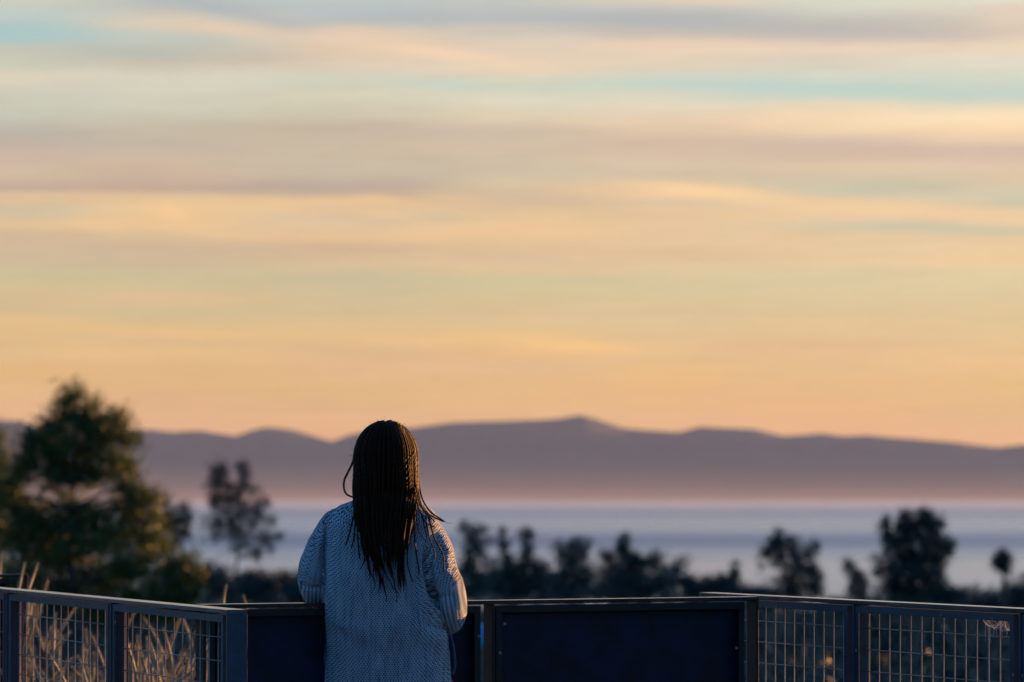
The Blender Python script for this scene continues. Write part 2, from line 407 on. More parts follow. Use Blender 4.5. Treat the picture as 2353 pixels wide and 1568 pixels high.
def gz(x, y):
    """height of the land"""
    if y < 20: base = -0.35
    elif y < 400: base = -0.35 - 0.0255 * (y - 20)
    else: base = -10.04 - (y - 400) * 0.055
    k = min(1, max(0, (y - 20) / 120))
    base += k * 0.5 * mnoise.noise(Vector((x / 40, y / 40, 0.3))) + k * 1.0 * mnoise.noise(Vector((x / 160, y / 160, 2.3)))
    # unseen spur and knolls added on the right to shade the slope
    sm = lambda t: max(0.0, min(1.0, t)) ** 2 * (3 - 2 * max(0.0, min(1.0, t)))
    r = math.exp(-((x - 88) / 15) ** 2) * sm((y - 35) / 35) * (1 - sm((y - 320) / 90))
    base += r * (5.5 - base)
    base += 36 * math.exp(-(((x - 215) / 62) ** 2 + ((y - 440) / 62) ** 2))
    base += 38 * math.exp(-(((x - 250) / 68) ** 2 + ((y - 570) / 68) ** 2))
    return max(base, SEA - 6)
def land_mat():
    m, t, b = new_mat('dry_hillside')
    g = t.node('ShaderNodeNewGeometry')
    n1 = t.noise(g.outputs['Position'], 0.12, 5, 0.6)
    n2 = t.noise(g.outputs['Position'], 1.4, 5, 0.7)
    f = t.math('ADD', t.math('MULTIPLY', n1, 0.7), t.math('MULTIPLY', n2, 0.3))
    col = t.ramp(f, [(0.35, (0.010, 0.020, 0.014, 1)), (0.47, (0.018, 0.022, 0.013, 1)), (0.56, (0.026, 0.020, 0.012, 1)), (0.66, (0.04, 0.028, 0.016, 1))])
    t.l.new(col, b.inputs['Base Color']); b.inputs['Roughness'].default_value = 0.95; b.inputs['Specular IOR Level'].default_value = 0.1
    bp = t.node('ShaderNodeBump'); bp.inputs['Strength'].default_value = 0.7; bp.inputs['Distance'].default_value = 0.3
    t.l.new(n2, bp.inputs['Height']); t.l.new(bp.outputs[0], b.inputs['Normal'])
    return m
ys = np.concatenate([np.array([-120, -40, 0, 12, 19.8]), np.geomspace(21, 4200, 190)])
xs = np.concatenate([-np.geomspace(1800, 6, 45), np.linspace(-5, 5, 11), np.geomspace(6, 1800, 120)])
setp(grid_mesh(xs, ys, gz).build('ground', land_mat(), None, True), kind='structure')

# ------------------------------------------------------------------ haze
def vol_box(name, xr, yr, zr, density, color, aniso=0.0):
    mb = MB(); mb.obox(Vector((0, 0, 0)), Vector((1, 0, 0)), Vector((0, 1, 0)), Vector((0, 0, 1)), xr, yr, zr)
    m = bpy.data.materials.new(name + '_air'); m.use_nodes = True
    nt = m.node_tree; nt.nodes.clear()
    out = nt.nodes.new('ShaderNodeOutputMaterial'); v = nt.nodes.new('ShaderNodeVolumePrincipled')
    v.inputs['Density'].default_value = density; v.inputs['Color'].default_value = color; v.inputs['Anisotropy'].default_value = aniso
    nt.links.new(v.outputs[0], out.inputs['Volume'])
    o = mb.build(name, m); setp(o, kind='stuff')
    return o
vol_box('haze', (-14000, 14000), (-200, 45500), (SEA - 20, 760), 0.72e-5, (0.50, 0.70, 1.0, 1), 0.0)
# low evening mist lying on the far water in front of the islands, thinning upwards
for k_, (top, dens) in enumerate([(-84, 1.7e-5), (-52, 0.55e-5), (-22, 0.5e-5), (15, 0.32e-5), (60, 0.28e-5), (110, 0.18e-5), (165, 0.1e-5)]):
    vol_box('mist', (-12500 - 60 * k_, 12500 + 60 * k_), (16500 + (4500 if k_ else 0) - 400 * k_, 38500 + 60 * k_), (SEA + 14 - 2 * k_, top), dens, (0.88, 0.84, 0.78, 1), 0.0)


# ------------------------------------------------------------------ deck and fences
Z = Vector((0, 0, 1))
class Fence:
    """railing along a line; d runs away from the deck, s along the line"""
    def __init__(s, a, b, flip=False):
        s.a = Vector((a.x, a.y, 0)); v = Vector((b.x - a.x, b.y - a.y, 0)); s.L = v.length
        s.u = v.normalized(); s.n = Vector((-s.u.y, s.u.x, 0))
        if s.n.dot(s.a + v * 0.5) < 0: s.n = -s.n
    def s_at(s, px, z=1.05):
        lo, hi = -4.0, s.L + 4
        f = lambda t: proj_x(s.a + s.u * t + Z * z) - px
        sg = 1 if f(hi) > f(lo) else -1
        for _ in range(50):
            m = (lo + hi) / 2
            if f(m) * sg < 0: lo = m
            else: hi = m
        return (lo + hi) / 2
    def box(s, mb, sr, dr, zr): mb.obox(s.a, s.u, s.n, Z, sr, dr, zr)

TOP = 1.07
fl = Fence(on_height(-2, 1352.6, TOP), on_height(521, 1401.5, TOP))
fm = Fence(on_height(468, 1389.5, TOP), on_height(1745, 1371.5, TOP))
fr = Fence(on_height(1606, 1361.7, TOP), on_height(2353, 1399.5, TOP))
ff = Fence(on_height(-60, 1321.2, TOP), on_height(65, 1319.6, TOP))

def cap(f, root, s0, s1, mat='cap', w=0.066):
    mb = MB(); f.box(mb, (s0, s1), (0, w), (TOP - 0.013, TOP))
    mb.build('top_rail', M[mat], root, bevel=0.0012)
def post(f, root, s0, th=0.011, mat='steel', w=0.064, name='post'):
    mb = MB(); f.box(mb, (s0, s0 + th), (0.0015, w), (-0.3, TOP - 0.0135))
    f.box(mb, (s0 - 0.03, s0 + th + 0.03), (0.0, w + 0.01), (0.002, 0.012))
    mb.build(name, M[mat], root, bevel=0.001)
ZT, ZB = TOP - 0.018, 0.10
def panel_frame(f, root, s0, s1, mat='steel', face=0.023, leg=0.048):
    mb = MB(); d0 = 0.006
    f.box(mb, (s0, s1), (d0, d0 + 0.005), (ZT - face, ZT))                 # top face
    f.box(mb, (s0, s1), (d0 + 0.0055, leg), (ZT - 0.005, ZT - 0.0005))       # top leg
    f.box(mb, (s0, s1), (d0, d0 + 0.005), (ZB, ZB + face))
    f.box(mb, (s0, s1), (d0 + 0.0055, leg), (ZB + 0.0005, ZB + 0.005))
    for a, b, c in ((s0, s0 + face, s0), (s1 - face, s1, s1 - 0.005)):
        f.box(mb, (a, b), (d0 + 0.0002, d0 + 0.0048), (ZB + face + 0.0003, ZT - face - 0.0003))
        f.box(mb, (c + 0.0003, c + 0.0047), (d0 + 0.0055, leg - 0.0004), (ZB + 0.0055, ZT - 0.0055))
    return mb.build('panel_frame', M[mat], root, bevel=0.0008)
def mesh_infill(f, root, s0, s1, pitch=0.0745, frame=None, r=0.0019, off=0.03, lean=0.0):
    mb = MB(); d = 0.046
    k = 0; s = s0 + off
    while s < s1 - 0.008:
        p0 = f.a + f.u * (s + random.uniform(-.0008, .0008)) + f.n * d + Z * (ZT - 0.006)
        p1 = f.a + f.u * (s + lean + random.uniform(-.002, .002)) + f.n * d + Z * (ZB + 0.006)
        mb.tube([p0, p1], r, 8); s += pitch
    if pitch > .09:   # the edge wires stand close together
        for q in (0.012, 0.028): mb.tube([f.a + f.u * (s0 + q) + f.n * d + Z * (ZT - 0.006), f.a + f.u * (s0 + q) + f.n * d + Z * (ZB + 0.006)], r, 8)
        pitch = 0.0745
    z = ZT - 0.075
    while z > ZB + 0.02:
        zz = z + random.uniform(-.0008, .0008)
        mb.tube([f.a + f.u * (s0 + 0.005) + f.n * (d - 0.0045) + Z * zz, f.a + f.u * (s1 - 0.005) + f.n * (d - 0.0045) + Z * zz], r * 0.92, 8)
        z -= pitch
    return mb.build('wire_mesh', M['wire'], root, smooth=True)
def solid_sheet(f, root, s0, s1):
    mb = MB(); f.box(mb, (s0 + 0.0055, s1 - 0.0055), (0.034, 0.038), (ZB + 0.006, ZT - 0.0058))
    return mb.build('solid_panel', M['panel'], root)
def screws(f, root, pts):
    for s, z in pts:
        mb = MB(); c = f.a + f.u * s + Z * z
        q = [c + f.n * 0.0062, c + f.n * 0.0035, c + f.n * 0.0026]
        mb.tube(q, [0.0058, 0.0056, 0.0035], 14)
        mb.tube([c + f.n * 0.0062, c + f.n * 0.0015], [0.002, 0.002], 6)
        mb.build('screw', M['screw'], root, smooth=False)

# left mesh railing
rl = empty('mesh_railing', fl.a, 'blue-grey steel railing with mesh panels at the left, pale grass behind it', 'railing')
S = fl.s_at
e = fl.L
cap(fl, rl, -2.6, e + 0.0005)
xs_ = [(S(-2) - 1.75, S(-2) - 0.86), (S(-2) - 0.82, S(5.5)), (S(16), S(244.5)), (S(254), S(508))]
for i, (a, b) in enumerate(xs_):
    panel_frame(fl, rl, a, b); mesh_infill(fl, rl, a, b, 0.1035, off=0.115, lean=0.004)
for a in (S(13.5), S(251.6), xs_[0][1] + 0.02): post(fl, rl, a, 0.011)
mb = MB(); fl.box(mb, (e - 0.011, e + 0.0015), (0.0005, 0.0668), (-0.3, TOP - 0.0135)); mb.build('corner_post', M['steel'], rl, bevel=0.001)
screws(fl, rl, [(S(500), 1.0), (S(262), 0.99)])

# middle solid railing
rm = empty('solid_railing', fm.a, 'near-black steel railing with solid dark panels that the woman leans on', 'railing')
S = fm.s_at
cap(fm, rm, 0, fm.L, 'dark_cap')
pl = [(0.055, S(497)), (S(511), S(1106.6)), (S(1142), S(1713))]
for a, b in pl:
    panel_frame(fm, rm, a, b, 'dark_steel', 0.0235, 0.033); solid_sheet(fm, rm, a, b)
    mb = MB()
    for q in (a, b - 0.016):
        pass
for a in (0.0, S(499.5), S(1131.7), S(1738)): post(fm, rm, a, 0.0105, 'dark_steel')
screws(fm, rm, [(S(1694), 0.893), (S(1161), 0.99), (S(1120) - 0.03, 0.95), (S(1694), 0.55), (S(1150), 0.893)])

# right mesh railing
rr = empty('mesh_railing', fr.a, 'blue-grey steel railing with wire mesh panels at the right, a cobweb in one panel corner', 'railing')
S = fr.s_at
cap(fr, rr, 0, fr.L + 1.6)
pr = [(0.05, S(1943)), (S(1960), S(2325)), (S(2343), S(2343) + 0.98)]
for a, b in pr:
    panel_frame(fr, rr, a, b, 'steel', 0.024, 0.052); mesh_infill(fr, rr, a, b, 0.0735, off=0.026, lean=-0.006)
for a in (0.002, S(1957.5), S(2339.5), pr[2][1] + 0.02): post(fr, rr, a, 0.011)
screws(fr, rr, [(S(1990), 1.033), (S(2278), 1.033), (S(1936), 0.88), (S(2335) - 0.03, 0.86), (S(1964), 0.9), (S(2346), 0.86), (S(2160), 1.036), (S(1782), 1.033)])

# far left end of another solid railing
rf = empty('solid_railing', ff.a, 'short end of a farther dark railing at the left edge, under pale grass plumes', 'railing')
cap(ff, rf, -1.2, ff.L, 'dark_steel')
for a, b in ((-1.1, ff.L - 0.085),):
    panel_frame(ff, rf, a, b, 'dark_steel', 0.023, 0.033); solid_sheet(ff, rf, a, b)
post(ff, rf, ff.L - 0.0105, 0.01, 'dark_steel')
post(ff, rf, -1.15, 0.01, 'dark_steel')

# deck slab under the railings, saw-toothed like them
def deck():
    poly = [(-9, -6), (9, -6), (9, 10.2)]
    def pt(f, s, d=0.12): q = f.a + f.u * s + f.n * d; return (q.x, q.y)
    poly += [pt(fr, fr.L + 1.8), pt(fr, -0.05)]
    poly += [pt(fm, fm.L + 0.05), pt(fm, -0.02)]
    poly += [pt(fl, -2.75)]
    q = ff.a + ff.u * (ff.L + 0.05) + ff.n * 0.12; poly += [(q.x - 1.0, q.y - 0.2)]
    q = ff.a + ff.u * (-1.3) + ff.n * 0.12; poly += [(q.x - 0.2, q.y)]
    poly += [(-9, 17.5)]
    bm = bmesh.new(); vs = [bm.verts.new((x, y, 0)) for x, y in poly]
    f = bm.faces.new(vs); r = bmesh.ops.extrude_face_region(bm, geom=[f])
    for v in r['geom']:
        if isinstance(v, bmesh.types.BMVert): v.co.z = -0.32
    bmesh.ops.recalc_face_normals(bm, faces=bm.faces)
    me = bpy.data.meshes.new('deck'); bm.to_mesh(me)
    setp(link_mesh('deck', me, M['deck']), kind='structure')
deck()

# cobweb in the corner of the right railing's panel
def cobweb():
    f = fr; mb = MB(); rd = random.Random(4)
    s1 = S(2318); z1 = ZT - 0.026
    def w(s, z, d): return f.a + f.u * s + f.n * d + Z * z
    s0 = S(2246)
    top = [w(s0 + (s1 - s0) * i / 16, z1 + 0.002, 0.012 + 0.03 * rd.random()) for i in range(17)]
    low = [w(s0 + (s1 - s0) * i / 16, z1 - 0.004 - 0.018 * (i / 16) ** 0.5 - rd.uniform(0, 0.012), 0.012 + 0.03 * rd.random()) for i in range(17)]
    allp = top + low
    for _ in range(150):
        a = rd.choice(allp); i = allp.index(a) % 17
        j = max(0, min(16, i + rd.randint(-3, 3)))
        b = (low if rd.random() < 0.7 else top)[j]
        if a is b: continue
        m = (a + b) / 2 - Z * rd.uniform(0, 0.006)
        mb.tube([a, m, b], 0.00022, 3, False)
    for _ in range(16):
        a = rd.choice(low); L = rd.uniform(0.01, 0.06)
        mb.tube([a, a - Z * L + f.u * rd.uniform(-.004, .004)], 0.0002, 3, False)
    o = mb.build('cobweb', M['web'])
    setp(o, 'tattered pale cobweb across the top corner of the right railing mesh', 'cobweb')
cobweb()

# ------------------------------------------------------------------ plants
def leaves(name, mat, parent, blobs, size, count, aspect=1.0, updir=0.0, seed=0, shell=0.35):
    """blobs: (centre Vector, (rx,ry,rz)); many small leaf faces spread through the blobs"""
    rg = np.random.default_rng(seed)
    vol = np.array([r[0] * r[2] + 1e-6 for _, r in blobs]) ; p = vol / vol.sum()
    idx = rg.choice(len(blobs), size=count, p=p)
    C = np.array([list(c) for c, _ in blobs])[idx]; R = np.array([list(r) for _, r in blobs])[idx]
    d = rg.normal(size=(count, 3)); d /= np.linalg.norm(d, axis=1)[:, None]
    rad = (shell + (1 - shell) * rg.random(count)) ** 0.6
    # twigs: clump the leaves
    nt = max(8, count // (22 if 'pine' in mat.name else 16))
    pos = C + d * R * rad[:, None]
    tw = pos[rg.integers(0, count, nt)]
    pick = rg.integers(0, nt, count)
    pos = tw[pick] + rg.normal(size=(count, 3)) * size * 1.3
    a = rg.normal(size=(count, 3)); a[:, 2] += updir; a /= np.linalg.norm(a, axis=1)[:, None]
    b = np.cross(a, rg.normal(size=(count, 3))); b /= np.linalg.norm(b, axis=1)[:, None]
    s = size * (0.6 + 0.8 * rg.random(count))[:, None]
    a = a * s; b = b * s * aspect
    V = np.stack([pos - a, pos + b * 0.5, pos + a, pos - b * 0.5], 1).reshape(-1, 3)
    me = bpy.data.meshes.new(name)
    me.vertices.add(count * 4); me.vertices.foreach_set('co', V.astype(np.float32).ravel())
    me.loops.add(count * 4); me.loops.foreach_set('vertex_index', np.arange(count * 4, dtype=np.int32))
    me.polygons.add(count); me.polygons.foreach_set('loop_start', np.arange(0, count * 4, 4, dtype=np.int32))
    me.update(calc_edges=True); me.validate()
    return link_mesh(name, me, mat, parent)

def limbs(parent, base, blobs, r0, mat, lean=None, seed=1):
    rd = random.Random(seed); mb = MB()
    cs = [c for c, _ in blobs]
    topc = max(cs, key=lambda c: c.z)
    mid = base.lerp(topc, 0.5) + Vector((rd.uniform(-.2, .2), rd.uniform(-.2, .2), 0)) * r0 * 4
    tr = smooth_path([base - Z * 0.3, base.lerp(mid, 0.5), mid, topc], 14)
    mb.tube(tr, [r0 * (1 - 0.8 * i / 13) for i in range(14)], 8)
    for c in cs:
        if c is topc: continue
        cand = [(q - c).length + (2.5 * max(0, q.z - c.z + 0.1)) for q in tr]
        q = tr[min(range(len(tr)), key=lambda i: cand[i])]
        m = q.lerp(c, 0.5) + Z * (c - q).length * rd.uniform(-.06, .1)
        pth = smooth_path([q, m, c], 7); rr_ = r0 * 0.42
        mb.tube(pth, [rr_ * (1 - 0.12 * i) for i in range(7)], 6)
        for _ in range(3):
            e_ = c + Vector((rd.uniform(-1, 1), rd.uniform(-1, 1), rd.uniform(-.6, 1))) * (c - q).length * 0.35
            mb.tube(smooth_path([pth[4], c.lerp(e_, 0.4), e_], 5), [rr_ * .4 * (1 - 0.18 * i) for i in range(5)], 5)
    return mb.build('trunk', mat, parent, True)

def tree(name, label, cat, Y, bpx, blobs, size, count, lm, bm_='bark', r0=None, aspect=0.6, group=None, seed=0, shell=0.3, trunk_top=None, depth=0.8):
    """blobs in photograph columns/rows at distance Y: (px, py, rx, rz)"""
    rd = random.Random(seed); k = Y / F
    bl = []
    for b in blobs:
        px, py, rx, rz = b
        if Y > 200: rx *= 1.22; rz *= 1.22
        c = P(px, py, Y); c.y += rd.uniform(-1, 1) * rx * k * depth
        bl.append((c, (rx * k, rx * k * 0.9, rz * k)))
    x = (bpx - CX) * k; base = Vector((x, Y, gz(x, Y)))
    root = empty(name, base, label, cat, group)
    leaves('crown', M[lm], root, bl, size * k, count, aspect, 0.2, seed, shell)
    limbs(root, base, bl, r0 or 12 * k, M[bm_], seed=seed)
    return root

# the big pine at the left
pine_blobs = [(178,905,26,24),(160,925,14,18),(205,935,20,22),(145,962,40,26),(190,975,34,30),(225,985,26,22),(268,965,16,28),(112,990,30,26),(85,1018,38,28),
 (150,1015,46,30),(240,1005,30,22),(300,1010,26,20),(200,1035,40,26),(60,1060,34,34),(120,1065,40,30),(250,1055,32,24),(180,1085,46,30),(285,1080,34,22),(230,1095,36,22),
 (40,1105,20,22),(130,1105,40,20),(300,1120,34,14),(60,1180,55,34),(150,1160,22,26),(10,1140,24,40),(330,1150,34,26),(285,1165,36,26),(230,1185,42,28),(170,1200,44,30),(350,1185,26,28),(110,1215,50,34),
 (320,1215,52,34),(250,1235,55,34),(40,1245,60,44),(180,1265,62,36),(355,1255,40,34),(110,1290,62,40),(300,1295,62,38),(420,1310,34,40),(385,1345,50,36),(230,1335,70,40),(40,1330,62,44),(140,1365,70,40),(330,1375,66,34),
 (440,1350,18,34),(60,1400,60,36),(260,1405,80,36),(400,1405,50,36)]
pt = tree('pine_tree', 'tall dark pine tree with warm sunlit tufts, largest tree at the left', 'tree', 130, 165, pine_blobs, 11.5, 36000, 'pine', r0=0.17, aspect=0.3, seed=3, shell=0.15, depth=1.1)
tree('pine_tree', 'dark pine crown cut by the left edge of the view, behind the tall pine', 'tree', 138, -40,
     [(-30,1010,40,40),(-20,1060,40,40),(-35,1120,60,40),(-10,1150,44,36),(-20,1220,60,50),(-60,1290,80,60),(10,1215,30,30)], 10, 14000, 'pine', r0=0.16, aspect=0.22, seed=5, shell=0.15)
# misty trees between the pine and the woman
tree('gum_tree', 'tall thin brownish tree with a loose forked crown left of the woman', 'tree', 250, 540,
     [(505,1085,26,24),(558,1080,16,22),(495,1112,20,22),(520,1130,26,26),(560,1110,16,26),(500,1155,26,24),(540,1160,34,32),(582,1135,24,22),(600,1160,20,16),(570,1185,34,26),(520,1195,34,24),(485,1200,24,12),
      (478,1222,20,9),(545,1215,40,20),(600,1205,16,22),(622,1195,12,14),(505,1235,30,12),(565,1245,30,18),(615,1240,18,16),(625,1262,12,14),(590,1270,20,18),(545,1268,18,18),(640,1235,10,12)],
     4.2, 9500, 'dusky', r0=0.10, aspect=0.5, seed=8, shell=0.05)
tree('gum_tree', 'small grey leafy tree close beside the right flank of the pine', 'tree', 230, 405,
     [(372,1148,18,16),(385,1175,20,20),(425,1165,12,14),(405,1195,26,20),(432,1195,10,20),(385,1215,20,16),(415,1225,22,18),(400,1250,14,18),(370,1200,16,26)],
     4.2, 4200, 'dusky', r0=0.07, aspect=0.5, seed=9, shell=0.05)
# trees right of the woman
tree('gum_tree', 'thin gum tree with open crown just right of the sleeve', 'tree', 260, 1085,
     [(1068,1210,16,14),(1100,1222,18,16),(1124,1240,9,8),(1082,1235,16,14),(1075,1262,18,16),(1100,1258,18,18),(1090,1285,18,16),(1105,1280,16,16),(1072,1300,20,18),(1085,1325,24,22),(1115,1300,10,8),(1130,1315,14,8),(1070,1355,30,20),(1105,1350,20,18)],
     4.2, 5200, 'teal', r0=0.08, aspect=0.5, seed=12, shell=0.1)
tree('gum_tree', 'twin-spired dark tree between the open gum and the rounded gum', 'tree', 280, 1190,
     [(1152,1232,10,18),(1160,1262,12,20),(1168,1290,14,20),(1210,1232,14,18),(1212,1262,12,22),(1205,1290,16,22),(1180,1310,26,18),(1230,1300,24,14),(1255,1305,18,12),(1150,1322,24,12),(1190,1335,44,18),(1240,1328,30,20),(1160,1350,40,20),(1220,1358,50,20)],
     4.6, 8500, 'teal', r0=0.10, aspect=0.5, seed=13, shell=0.2)
tree('gum_tree', 'dark rounded gum tree right of the twin-spired tree', 'tree', 275, 1318,
     [(1285,1262,16,14),(1320,1250,20,14),(1340,1256,14,16),(1300,1285,22,20),(1330,1282,22,20),(1315,1310,34,22),(1300,1340,40,24),(1345,1335,24,22),(1320,1365,50,20)],
     4.6, 6800, 'teal', r0=0.10, aspect=0.5, seed=14, shell=0.2)
tree('gum_tree', 'wide dark tree with a knob-shaped top over the middle of the railing', 'tree', 265, 1440,
     [(1432,1238,13,13),(1430,1262,14,16),(1395,1275,18,13),(1435,1280,26,16),(1470,1290,24,14),(1505,1282,16,12),(1400,1300,26,18),(1450,1305,36,20),(1485,1300,22,10),(1510,1300,12,18),(1420,1330,44,24),(1470,1335,36,22),(1520,1335,14,20),(1500,1355,26,18),(1430,1360,60,20)],
     4.6, 10500, 'teal', r0=0.11, aspect=0.5, seed=15, shell=0.2)
tree('gum_tree', 'dark bumpy-crowned gum tree above the junction of the solid and right railings', 'tree', 240, 1815,
     [(1790,1240,22,20),(1775,1262,18,16),(1760,1275,16,14),(1818,1252,16,22),(1805,1275,22,16),(1866,1262,17,20),(1840,1280,20,12),(1782,1292,10,8),(1820,1302,20,14),(1752,1300,8,8),(1850,1300,22,16),(1842,1322,26,12),(1870,1318,16,18),(1805,1330,22,16),(1770,1336,14,8),(1830,1345,36,16),(1878,1340,16,22),(1850,1365,44,20),(1800,1368,36,18)],
     4.4, 9500, 'gum', r0=0.09, aspect=0.5, seed=16, shell=0.2)
tree('gum_tree', 'small slanting sapling left of the largest right-hand tree', 'tree', 235, 1975,
     [(1952,1300,14,14),(1962,1318,16,14),(1975,1330,16,12),(1960,1345,12,14),(1970,1362,20,18),(1985,1350,10,10),(1968,1385,26,16)],
     4.2, 3000, 'gum', r0=0.06, aspect=0.5, seed=17, shell=0.2)
tree('gum_tree', 'largest broad dark tree on the right, rising above the far shore of the water', 'tree', 245, 2100,
     [(2033,1205,13,16),(2035,1228,15,16),(2085,1188,18,16),(2125,1190,22,20),(2147,1208,18,18),(2072,1210,20,18),(2110,1218,34,20),(2055,1250,28,20),(2015,1285,13,10),(2095,1250,40,28),(2150,1245,30,24),(2175,1258,18,18),(2165,1280,20,14),(2075,1285,44,28),(2125,1290,44,28),(2035,1310,24,14),(2090,1325,56,28),(2140,1325,34,24),(2060,1350,40,22),(2110,1358,60,24),(2095,1390,70,20)],
     4.8, 21000, 'gum', r0=0.16, aspect=0.55, seed=18, shell=0.1)
tree('palm_tree', 'small round-headed tree on a thin stem near the right edge', 'tree', 250, 2304,
     [(2305,1278,14,14),(2300,1295,15,14),(2310,1305,12,12),(2303,1288,15,16)],
     4.2, 2300, 'gum', r0=0.30, aspect=0.5, seed=19, shell=0.2)

# rounded bushes on the crest
def bush(label, px, py, rx, rz, Y, lm, seed, count=2600):
    rd = random.Random(seed)
    bl = [(px, py, rx * .7, rz * .8)] + [(px + rd.uniform(-1, 1) * rx * .7, py + rd.uniform(-.5, .9) * rz, rx * rd.uniform(.3, .5), rz * rd.uniform(.3, .55)) for _ in range(9)]
    tree('bush', label, 'bush', Y, px, bl, 4.6, count, lm, r0=0.06, aspect=0.6, group='bushes along the crest of the slope', seed=seed, shell=0.1)
bush('low rounded bush behind the right end of the left corner post', 500, 1335, 60, 40, 300, 'teal', 31, 4200)
bush('low dark bush under the tall thin brownish tree', 610, 1345, 70, 42, 310, 'teal', 32, 4600)
bush('dark bush meeting the woman\'s left sleeve', 690, 1360, 60, 38, 305, 'teal', 33, 4200)
bush('small dark bush between the wide knobbed tree and the rounded dark bush', 1600, 1352, 40, 26, 300, 'teal', 34)
bush('rounded dark bush directly left of the dark spike', 1640, 1342, 42, 24, 290, 'gum', 35)
tree('cypress', 'thin dark spike of a tree left of the bumpy-crowned gum', 'tree', 300, 1689, [(1689,1308,8,20),(1688,1335,11,22),(1685,1362,16,22),(1668,1350,16,14)], 4.2, 2300, 'teal', r0=0.06, aspect=0.5, seed=36, shell=0.2)
bush('dark bush filling the gap left of the bumpy-crowned gum', 1735, 1370, 48, 24, 300, 'teal', 37)
bush('dark bush at the foot of the largest right-hand tree, on its right', 2180, 1368, 46, 36, 290, 'gum', 38, 3600)
bush('low bush under the small round-headed tree', 2268, 1382, 56, 36, 300, 'gum', 39, 3600)
bush('bush rising at the right edge behind the rail', 2350, 1362, 46, 46, 280, 'gum', 40, 3600)
bush('tiny bush beside the sapling, above the right rail', 1925, 1392, 34, 18, 300, 'dusky', 41, 1200)

# the wooded crest and the scrub of the slope: masses nobody could count
def wood():
    rd = random.Random(77); bl = []
    for i in range(150):
        px = -300 + i * 20 + rd.uniform(-8, 8); Y = rd.uniform(330, 420)
        top = 1400
        if 430 < px < 720: top = 1335
        if 1040 < px < 1560: top = 1318 + 12 * math.sin(px / 37) + 8 * math.sin(px / 17)
        if 1560 < px < 1780: top = 1362
        if 1985 < px < 2700: top = 1375
        c = P(px, top + rd.uniform(0, 16), Y); r = rd.uniform(0.8, 1.5)
        bl.append((c, (r, r, r * 0.8)))
        bl.append((c + Vector((rd.uniform(-1, 1), 0, -1.4)), (r * 1.4, r * 1.4, r * 1.2)))
    o = leaves('far_wood', M['teal'], None, bl, 0.19, 95000, 0.6, 0.2, 5, 0.1)
    setp(o, kind='stuff')
wood()
def scrub():
    rd = random.Random(78); bl = []
    for i in range(700):
        Y = 42 * (8 ** rd.random()); px = rd.uniform(-500, 2850); x = (px - CX) / F * Y
        r = rd.uniform(0.16, 0.42) * (1 + Y / 120)
        bl.append((Vector((x, Y, gz(x, Y) + r * 0.3)), (r * 1.3, r * 1.3, r)))
    o = leaves('scrub', M['olive'], None, bl, 0.09, 90000, 0.5, 0.5, 6, 0.2)
    setp(o, kind='stuff')
scrub()

# blue tarpaulin on the slope, seen through the slot between the railing panels
def tarp():
    Y = 62; c = P(1112, 1458, Y); mb = MB(); rd = random.Random(3); g = c.z - 0.16
    n = 12; rows = []
    for j in range(n + 1):
        r = []
        for i in range(n + 1):
            u = i / n * 2 - 1; v = j / n * 2 - 1
            h = 0.30 * max(0, 1 - max(abs(u), abs(v)) ** 4) + 0.025 * mnoise.noise(Vector((u * 3, v * 3, 1)))
            r.append(Vector((c.x + u * 0.35, Y + v * 0.5, g + h)))
        rows.append(r)
    for r in rows: mb.v += [tuple(p) for p in r]
    m = n + 1
    mb.f = [(j * m + i, j * m + i + 1, (j + 1) * m + i + 1, (j + 1) * m + i) for j in range(n) for i in range(n)]
    o = mb.build('tarpaulin', M['tarp'], None, True)
    so_ = o.modifiers.new('thick', 'SOLIDIFY'); so_.thickness = 0.01
    setp(o, 'bright blue blurred patch of tarpaulin in the slot between two solid railing panels', 'tarpaulin')
    mb = MB()
    mb.ball((c.x, Y, g - 0.9), (0.9, 0.9, 1.0), 18, 12)
    b = mb.v; mb.v = [(x + .06 * mnoise.noise(Vector((x * 3, y * 3, z * 3))), y, z + .05 * mnoise.noise(Vector((x * 2, y * 2, 5)))) for x, y, z in b]
    return
tarp()

